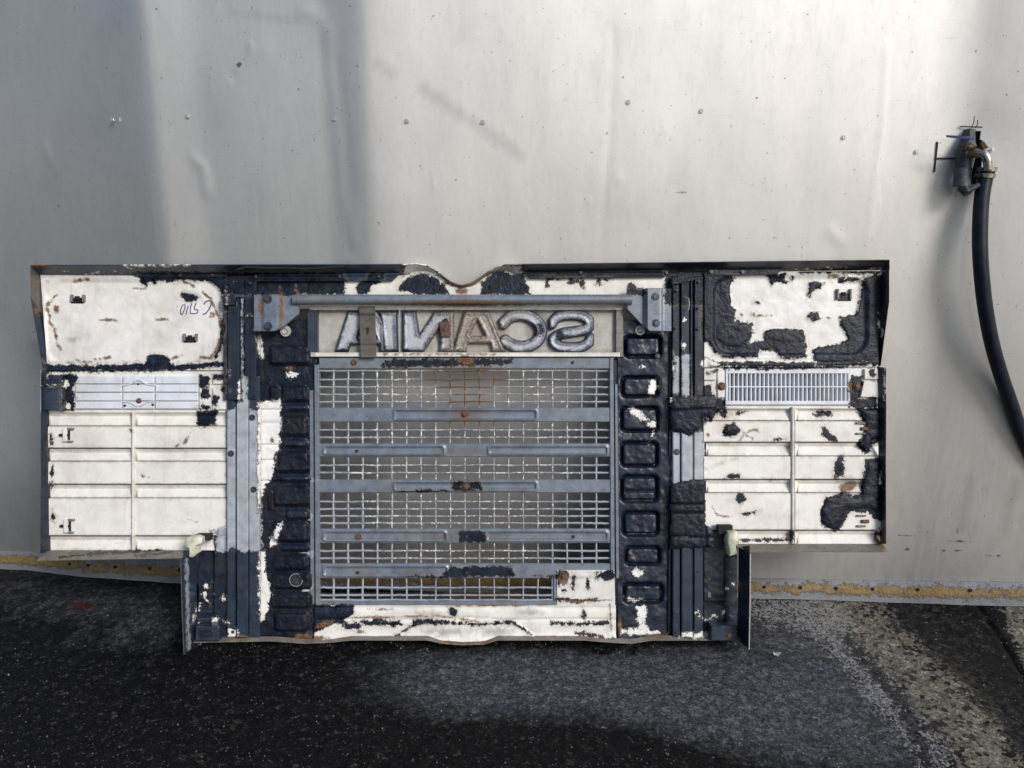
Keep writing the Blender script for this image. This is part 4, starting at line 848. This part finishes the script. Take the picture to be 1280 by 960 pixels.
# ---- embossed side panels
ep = patch('side_panel', [(325,400,0),(396,400,0),(394,798,0),(325,798,0)], 'tar', cell=1.9, h=lambda x, y: .005*(fbm(x/9, y/9, 4)-.5)-.006*sum(np.exp(-((y-c)/1.5)**2) for c in (513, 529, 557, 576, 602))*(x < 352))
label(ep, 'black coated side panel with raised pads at left')
def pad(x0, y0, x1, y1, parent, z=.006, mat='tar', r=5, amp=.004):
    def h(x, y):
        d = rrect(x, y, x0, y0, x1, y1, r); return .009*(sstep(-.5, 3.2, d)-1)+amp*(fbm(x/6, y/6, x0+y0)-.5)
    return patch('pad', rect(x0-1, y0-1, x1+1, y1+1, z+.007), mat, parent, h=h, cell=1.5, thick=.010, bev=0, hole=lambda x, y: rrect(x, y, x0-1, y0-1, x1+1, y1+1, r+1) < 0, layers='wt rs')
for b in [(336,431,388,456),(351,482,384,502),(336,482,349,501),(356,505,384,514),(351,520,384,545),(355,549,384,560),(344,564,386,591),(352,594,387,603),(341,607,385,633),(334,612,340,640),(356,637,386,650),(340,653,385,678),(350,681,386,690),(341,694,384,713),(340,717,388,737),(340,742,389,761),(342,766,385,790)]:
    pad(*b, ep, mat='navy' if b[1] in (505, 549, 594, 637, 681) else 'tar')
bolt('washer', 357, 414, .012, ep, .95); bolt('bolt', 370, 725, .012, ep, 1.2)
tube('ring', [L(370+8*math.cos(a), 725+8*math.sin(a), .016) for a in np.linspace(0, 5.2, 16)], .0009, 'silverbolt', ep, 5)
pk = [(781,420,826,446),(778,471,823,496),(777,509,823,539),(777,553,822,583),(777,595,822,627),(779,640,823,669),(782,684,825,706),(780,730,828,753)]
def hp_(x, y):
    v = .005*(fbm(x/10, y/10, 14)-.5)
    for k, (a, b, c, d) in enumerate(pk):
        s = rrect(x, y, a-1, b-1, c+1, d+1, 7); v = v-.016*np.exp(-((s-1.6)/1.7)**2)+(.002 if k in (0,) else -.002)*sstep(1, 5, s)+.003*(fbm(x/7, y/7, k)-.5)*(s > 2)
    return v-.006*np.exp(-((y-614)/1.6)**2)*(x > 781)*(x < 819)
ep2 = patch('side_panel', [(772,400,.002),(838,400,.002),(838,798,.002),(772,798,.002)], 'navy', cell=1.4, h=hp_)
label(ep2, 'black coated side panel with sunk oblong pockets at right')
bolt('washer', 800, 413, .004, ep2, .85); bolt('bolt', 822, 445, .004, ep2, .6)
for k, (x, y) in enumerate([(838, 420), (837, 640)]): tube('seam_lip', [L(x, y, .006), L(x-1, y+150, .006)], .003, 'tar', ep2, 6)
# ---- brackets and crossbar
def bracket(xa, xb_, y0, ybot, ybc, xc, side):
    def ym(PX, PY, s, t):
        yb = np.interp(PX, *( ([xa, xc, xb_], [ybot, ybot, ybc]) if side < 0 else ([xa, xc, xb_], [ybc, ybot, ybot]) )); return PX, y0+(yb-y0)*t
    def h(x, y):
        e = (x-xa) if side < 0 else (xb_-x)
        return -.016*sstep(30, 36, e)-.006*sstep(14, 10, e)
    return patch('bracket', rect(xa, y0, xb_, ybot, .046), 'steel', h=h, ymap=ym, cell=1.8, thick=.010, bev=.8)
b1 = bracket(316, 371, 363.5, 414, 392, 344, -1); b2 = bracket(785, 840, 360, 414, 385, 812, 1)
for (x, y, b) in ((334.5,374,b1),(335,408,b1)): bolt('bolt', x, y, .046, b, 1.05)
for (x, y, b) in ((819,371,b2),(820,404,b2)): bolt('bolt', x, y, .046, b, .95)
nb = 84; seg = 12; V = []; AX = []; AY = []
for i in range(nb+1):
    x = 366+(790-366)*i/nb
    for k in range(seg):
        a = 2*math.pi*k/seg; y = 374.2-6.8*math.sin(a); c = L(x, 374.2, .040); V.append((c[0], c[1]+6.5*.0019*math.sin(a), .034+.012*math.cos(a))); AX.append(x); AY.append(y)
fs = [(i*seg+k, i*seg+(k+1) % seg, (i+1)*seg+(k+1) % seg, (i+1)*seg+k) for i in range(nb) for k in range(seg)]
fs = [f[::-1] for f in fs]
mesh_obj('crossbar', V, fs, 'steel', root, attrs=px_attrs(np.array(AX), np.array(AY), 'rs gm'), sharp=50)
# ---- name opening with back-to-front letters
sr = patch('name_frame', rect(386, 383, 778, 387.5, .012), 'cream', thick=.016, cell=2, bev=.8)
patch('name_frame_rail', rect(388, 440.5, 775, 446, .012), 'cream', sr, thick=.016, cell=2, bev=.8)
patch('name_frame_post', rect(384, 387, 397, 446, .008), 'navysteel', sr, thick=.016); patch('name_frame_post', rect(770, 386, 779, 446, .008), 'greybeige', sr, thick=.016)
def arc(cx, cy, rx, ry, a0, a1, n=14): return [(cx+rx*math.cos(R(a)), cy+ry*math.sin(R(a))) for a in np.linspace(a0, a1, n)]
LET = []
sc = lambda l: [(380+a/3.2, 370+b/3.2) for a, b in l]
# each glyph: (outline sd function, bbox)
def poly_minus(outer, *holes):
    def f(x, y):
        d = shape_sd(outer, x, y)
        for h_ in holes: d = np.minimum(d, -shape_sd(h_, x, y))
        return d
    return f
A1 = poly_minus(sc([(120,224),(172,60),(292,60),(322,110),(322,224)]), sc([(212,170),(252,88),(285,170)]), sc([(172,230),(186,196),(300,196),(300,230)]))
I1 = poly_minus(sc([(300,60),(372,60),(376,224),(318,224)]))
N1 = poly_minus(sc([(392,60),(448,60),(462,150),(520,60),(600,60),(600,224),(540,224),(542,130),(478,224),(392,224)]))
A2 = poly_minus(sc([(592,224),(640,60),(740,60),(792,190),(808,224)]), sc([(664,158),(692,98),(722,158)]), sc([(650,232),(656,190),(742,190),(754,232)]))
cpts = spline(sc([(798,108),(825,84),(868,74),(915,88),(944,120),(946,158),(920,190),(872,204),(826,192),(806,178)]), 4); spts = spline(sc([(990,112),(1015,84),(1065,74),(1120,82),(1146,108),(1130,132),(1080,142),(1030,150),(998,172),(1012,196),(1060,206),(1110,202),(1140,186),(1150,170)]), 4)
def stroke_sd(pts, w): 
    pts = [tuple(p) for p in pts]
    def f(x, y): return shape_sd(('l', pts, w), x, y)
    return f
C0 = stroke_sd(cpts, 8.0); S0 = stroke_sd(spts, 7.0)
C1 = lambda x, y: np.minimum(C0(x, y), (x-625)+.25*np.abs(y-412)); S1 = lambda x, y: np.minimum(S0(x, y), np.minimum(x-685.5, 743-x))
def letter(f, x0, x1, nm):
    y0, y1 = 386, 442; cell = .9; nx, ny = int((x1-x0)/cell), int((y1-y0)/cell)
    X, Y = np.meshgrid(np.linspace(x0, x1, nx+1), np.linspace(y0, y1, ny+1)); X, Y = X.ravel(), Y.ravel(); d = f(X, Y)
    # pull near-rim vertices onto the outline so the rim is smooth
    e = .05; gx_, gy_ = (f(X+e, Y)-f(X-e, Y))/(2*e), (f(X, Y+e)-f(X, Y-e))/(2*e); m = np.abs(d) < cell*.62
    X = np.where(m, X-gx_*d, X); Y = np.where(m, Y-gy_*d, Y); Y = np.clip(Y, 386, 441.5); d = np.where(m, 0, d)
    fc = grid_faces(nx, ny); fc = fc[(d[fc].min(1) > -.02)]
    z = .000+.0075*np.sqrt(np.clip(1-(1-np.clip(d, 0, 4)/4)**2, 0, 1))-.0022*sstep(3.2, 6.5, d)
    k = (D-.006)/F; P = np.stack([(X-640)*k-RX, -(Y-480)*k-RY, z], 1); P, fc, ub = skirt(P, fc, np.array([0, 0, -.014]))
    cat = lambda a: np.concatenate([a, a[ub]])
    blk = sum(1.4*np.exp(-(((X-cx)/rx)**2+((Y-cy)/ry)**2)) for cx, cy, rx, ry in [(671,412,9,9),(556,405,5,8),(700,420,6,8),(500,440,14,5),(430,440,10,4)])
    rsx = np.exp(-((X-592)/52.)**2)*1.15
    u = np.unique(fc); mp = np.zeros(len(P), int); mp[u] = np.arange(len(u))
    return mesh_obj('letter', P[u], mp[fc], 'letter', sr, attrs={'edge': cat(d)[u], 'blk': cat(blk)[u], 'rsx': cat(rsx)[u]}, sharp=70)
for f, a, b in ((A1,415,484),(I1,472,500),(N1,500,569),(A2,563,635),(C1,620,688),(S1,682,748)): letter(f, a, b, '')
patch('added_name_backing', rect(386, 384, 779, 445, -.006), 'palegrey', sr, cell=2.2, thick=.003, h=lambda x, y: .003*(fbm(x/25, y/20, 5)-.5), layers='gm rs')  # pale plate added behind the letters to lighten the opening
tube('divider', [L(499.5, 387, .012), L(499.5, 441, .012)], .0016, 'silverbolt', sr, 6)
patch('clip', [(549,402,.016),(562,402,.016),(562,421,.014),(551,421,.014)], 'rustbolt', sr, thick=.010, layers=None); bolt('rust', 556, 411, .015, sr, .7)
patch('strap', [(448.5,383,.024),(468.5,383,.024),(470.5,447,.024),(450.5,447,.024)], 'brown', sr, thick=.003, cell=1.2, hole=lambda x, y: ((x-459.5)/2.2)**2+((y-414)/5)**2 < 1, h=lambda x, y: -.003*np.exp(-((y-394)/1.5)**2)-.002*np.exp(-((y-432)/1.5)**2))
# ---- mesh screen
fr = patch('mesh_screen', [(392.5,456,.010),(398.5,456,.010),(399.5,757,.010),(394,757,.010)], 'steel', thick=.012, bev=.8)
patch('screen_frame', [(386.5,488,.004),(391.5,488,.004),(393,757,.004),(388,757,.004)], 'steel', fr, thick=.008)
patch('screen_frame', [(762,447,.010),(767,447,.010),(768.5,725,.010),(763.5,725,.010)], 'steel', fr, thick=.012)
patch('screen_frame', [(768.5,480,.004),(772,480,.004),(774,723,.004),(770,723,.004)], 'steel', fr, thick=.008)
def slot(x, y, a, b, c, d):
    s = rrect(x, y, a, b, c, d, 3.2); return .0035*np.exp(-((s-.6)/1.3)**2)-.0015*sstep(1, 2.5, s)
def bar(y0, y1, slots=(), x1=763.5):
    return patch('screen_bar', rect(398.5, y0, x1, y1, .007), 'steel', fr, thick=.008, cell=1.5, bev=.8, h=lambda x, y: sum(slot(x, y, *s) for s in slots)+.0015*(fbm(x/40, y/20, y0)-.5))
bars = [bar(447.5, 461), bar(509.5, 527.5, [(492,512,671,525)]), bar(554.5, 571, [(404,557.5,556,568.5), (610,557.5,760,568.5)]), bar(599.5, 616, [(492,602,671,613)]), bar(661, 679, [(404,664,558,676), (607,664,760,676)]), bar(704.5, 723, [(404,707.5,560,720)])]
patch('screen_bar', rect(398.5, 751.5, 696, 757, .006), 'steel', fr, thick=.008)
patch('screen_frame', rect(692, 722, 697, 752, .006), 'steel', fr, thick=.010)
for k, x, y, i in [('rust',442,453,0),('rust',580,453,0),('small',716,453,0),('rust',581,518,1),('small',446,564,2),('rust',582,607,3),('rust',448,671,4),('small',583,671,4),('small',717,671,4),('small',447,716,5),('small',584,716,5),('small',719,715,5)]: bolt(k, x, y, .008, bars[i], .75 if k == 'small' else .8)
def wattr(AX, AY):
    AX, AY = np.array(AX), np.array(AY); a = px_attrs(AX, AY, 'rs'); a['wt'] = np.clip(12*(1-np.hypot((AX-582)/130, (AY-560)/150)), -12, -.3)+SD; return a
def wires():
    rng = random.Random(3)
    vy = [(461,510),(527,555),(571,600),(616,661),(679,705),(722,752)]
    for i in range(21):
        x = 398.5+i*18.25
        mid = math.exp(-((x-582)/95.)**2); w = 1.15-.35*mid
        segs = [(461, 752)] if x < 694 else [(461, 705)]
        for (a, b) in segs:
            n = 40; V = []; AX = []; AY = []
            for j in range(n+1):
                y = a+(b-a)*j/n; xx = x+.2*math.sin(j*.7+i)+rng.uniform(-.22, .22)
                for (dx, z) in ((-w, .0005), (0, .0022), (w, .0005), (w, -.006), (-w, -.006)):
                    V.append(L(xx+dx, y, 0)[:2]+(z,)); AX.append(xx); AY.append(y)
            f = [(j*5+k, (j+1)*5+k, (j+1)*5+(k+1) % 5, j*5+(k+1) % 5) for j in range(n) for k in range(5)]
            mesh_obj('wire', V, f, 'wire', fr, attrs=wattr(AX, AY))
    rows = [470.5+i*9.35 for i in range(0)]+[463.5, 474.5, 484, 493, 502.3, 537.5, 546.8, 581.5, 591, 627, 636.3, 645.2, 654, 688.5, 698, 734.5, 744, 750]
    for i, y in enumerate(rows):
        xe = 763 if y < 722 else 694; n = 90; V = []; AX = []; AY = []
        for j in range(n+1):
            x = 398.5+(xe-398.5)*j/n; mid = math.exp(-((x-582)/95.)**2); w = 1.1-.35*mid
            yy = y+.22*math.sin(j*.31+i*2)+rng.uniform(-.3, .3)*(1 if rng.random() < .5 else .3)
            for (dy, z) in ((-w, .0015), (0, .0032), (w, .0015), (w, -.005), (-w, -.005)):
                V.append(L(x, yy+dy, 0)[:2]+(z,)); AX.append(x); AY.append(yy)
        f = [(j*5+k, j*5+(k+1) % 5, (j+1)*5+(k+1) % 5, (j+1)*5+k) for j in range(n) for k in range(5)]
        mesh_obj('wire', V, f, 'wire', fr, attrs=wattr(AX, AY))
wires()
wp = patch('patch_plate', [(696,713,.012),(768,713,.012),(769,757,.006),(696,757,.006)], 'white', thick=.010, cell=1.6)
label(wp, 'white repair plate with a rusty bolt at the lower right of the mesh'); bolt('rust', 705.5, 719, .012, wp, 1.25)
# unseen returns added round the mesh opening to darken it
patch('added_shade_return', rect(388, 450, 393.5, 760, -.003), 'navy', thick=.045, cell=6); patch('added_shade_return', rect(767, 450, 773, 760, -.003), 'navy', thick=.045, cell=6)
patch('added_shade_return', rect(388, 757.5, 773, 763, -.003), 'navy', thick=.13, cell=6); patch('added_shade_return', rect(388, 447, 773, 449, -.004), 'navy', thick=.02, cell=6)
# ---- sill
def sh(x, y):
    v = -.004*np.exp(-((y-774.5+2*np.cos((x-577)/22)*np.exp(-((x-577)/60)**2))/1.6)**2)
    arc_ = np.interp(x, [490, 505, 520, 545, 577, 610, 640, 655, 668], [797, 786, 780, 777, 779, 777, 779, 786, 795]); v = v+.004*np.exp(-((y-arc_)/1.5)**2)*(x > 490)*(x < 668)
    return v+.003*(fbm(x/25, y/14, 6)-.5)+.008*sstep(790, 800, y)-.004*np.exp(-((y-760)/3.)**2)
bot = lambda x: np.interp(x, [240, 340, 380, 410, 440, 535, 552, 577, 605, 622, 730, 765, 790, 815, 925], [802, 800, 803, 802, 799, 799, 803, 805, 804, 799, 799, 802, 803, 799, 799])
def symap(PX, PY, s, t): return PX, 757+(bot(PX)-757)*t
sl = patch('sill', rect(393, 757, 770, 800, .008), 'cream', h=sh, ymap=symap, cell=1.7)
n = 220; V = []; AX = []; AY = []
for i in range(n+1):
    x = 243+(925-243)*i/n
    for dy, z in ((-3, .010), (-.9, .020), (0, .025), (.8, .025), (1.2, .018), (1.2, .0)):
        V.append(L(x, bot(x)+dy, .02)[:2]+(z,)); AX.append(x); AY.append(bot(x)+dy)
f = [(i*6+k, i*6+k+1, (i+1)*6+k+1, (i+1)*6+k) for i in range(n) for k in range(5)]
mesh_obj('bottom_lip', V, f, 'greybeige', root, attrs=px_attrs(np.array(AX), np.array(AY), 'wt rs'))
patch('lower_sheet', rect(245, 660, 284, 800, .000), 'navy', cell=2, h=lambda x, y: -.014*sstep(268, 264, x)*sstep(660, 668, y)*sstep(775, 765, y)+.004*(fbm(x/7, y/7, 3)-.5))
ls = patch('lower_sheet', rect(880, 684, 926, 800, .000), 'navy', cell=1.8, h=lambda x, y: -.030*sstep(903+4*math.sin(1), 908, x)*sstep(800, 790, y)+.003*(fbm(x/7, y/7, 3)-.5)-.006*np.exp(-((y-754)/1.2)**2)*(x < 905), hole=lambda x, y: (((x-887)/2)**2+((y-744)/4)**2 < 1) | (((x-886.5)/2.6)**2+((y-723)/2.6)**2 < 1))
bolt('rust', 886.5, 723, -.004, ls, .6)
patch('lower_sheet', rect(880, 655, 912, 690, -.002), 'navy', cell=3)
# ---- foot skirts, hinge clips and blocks
label(patch('skirt_plate', [(226.5,698,.088),(244,690,0),(246,803,0),(230,819,.088)], 'navysteel', cell=2, thick=.003, wob=.006), 'tall dark skirt plate standing towards the viewer at the left foot')
label(patch('skirt_plate', [(924,684,0),(937.5,682,.085),(936,811,.085),(922,800,0)], 'navy', cell=2, thick=.003, wob=.002), 'tall dark skirt plate with a bright rim at the right foot')
tube('skirt_rim', [L(937.8,692,.086), L(937.5,750,.086), L(936.3,811.5,.086)], .0017, 'silverbolt', root, 6); tube('skirt_rim', [L(226,700,.089), L(227.5,760,.089), L(230,818,.089)], .0014, 'greypipe', root, 6)
fb = patch('foot_block', [(243,783,.034),(270,782,.034),(274,788,.034),(273,802,.030)], 'navysteel', thick=.030, bev=.9) if False else patch('foot_block', rect(244, 783, 273.5, 801.5, .036), 'navysteel', thick=.034, bev=.9)
patch('foot_block_web', rect(249, 788, 266, 797, .038), 'navy', fb, thick=.004)
fb2 = patch('foot_block', rect(889, 782, 922, 801, .036), 'navysteel', thick=.034, bev=.9); bolt('rust', 911, 793, .036, fb2, .9)
for pts, pts2 in (([(232,674),(247,672),(246,680),(240,682)], None), ([(236,682),(246,680),(248,690),(242,697),(237,692)], None)):
    pass
def lump(name, pts, z, mat, parent, thick):
    a = [L(x, y, z) for x, y in pts]; n = len(a); c = np.mean(a, 0); v = [(x, y, zz_-.002) for x, y, zz_ in a]+[(c[0]+(x-c[0])*.72, c[1]+(y-c[1])*.72, zz_+.002) for x, y, zz_ in a]+[(x, y, zz_-thick) for x, y, zz_ in a]
    f = [tuple(range(n, 2*n))[::-1]]+[(i, i+n, (i+1) % n+n, (i+1) % n) for i in range(n)]+[(i+2*n, i, (i+1) % n, (i+1) % n+2*n) for i in range(n)]
    return mesh_obj(name, v, f, mat, parent, sharp=50)
hc = lump('hinge_clip', [(231,676),(235,671),(246,670),(252,672),(252,679),(244,683),(246,692),(240,697),(236,696),(236,686),(231,684)], .05, 'plastic', root, .03)
patch('hinge_pin', rect(245, 668, 262, 676, .030), 'hole', hc, layers=None, thick=.02)
hc2 = lump('hinge_clip', [(911,665),(921,664),(924,669),(924,679),(920,683),(922,693),(912,695),(911,686),(909,678)], .05, 'plastic', root, .03)
patch('hinge_pin', rect(898, 657, 916, 668, .030), 'hole', hc2, layers=None, thick=.02)
bpy.context.view_layer.update()
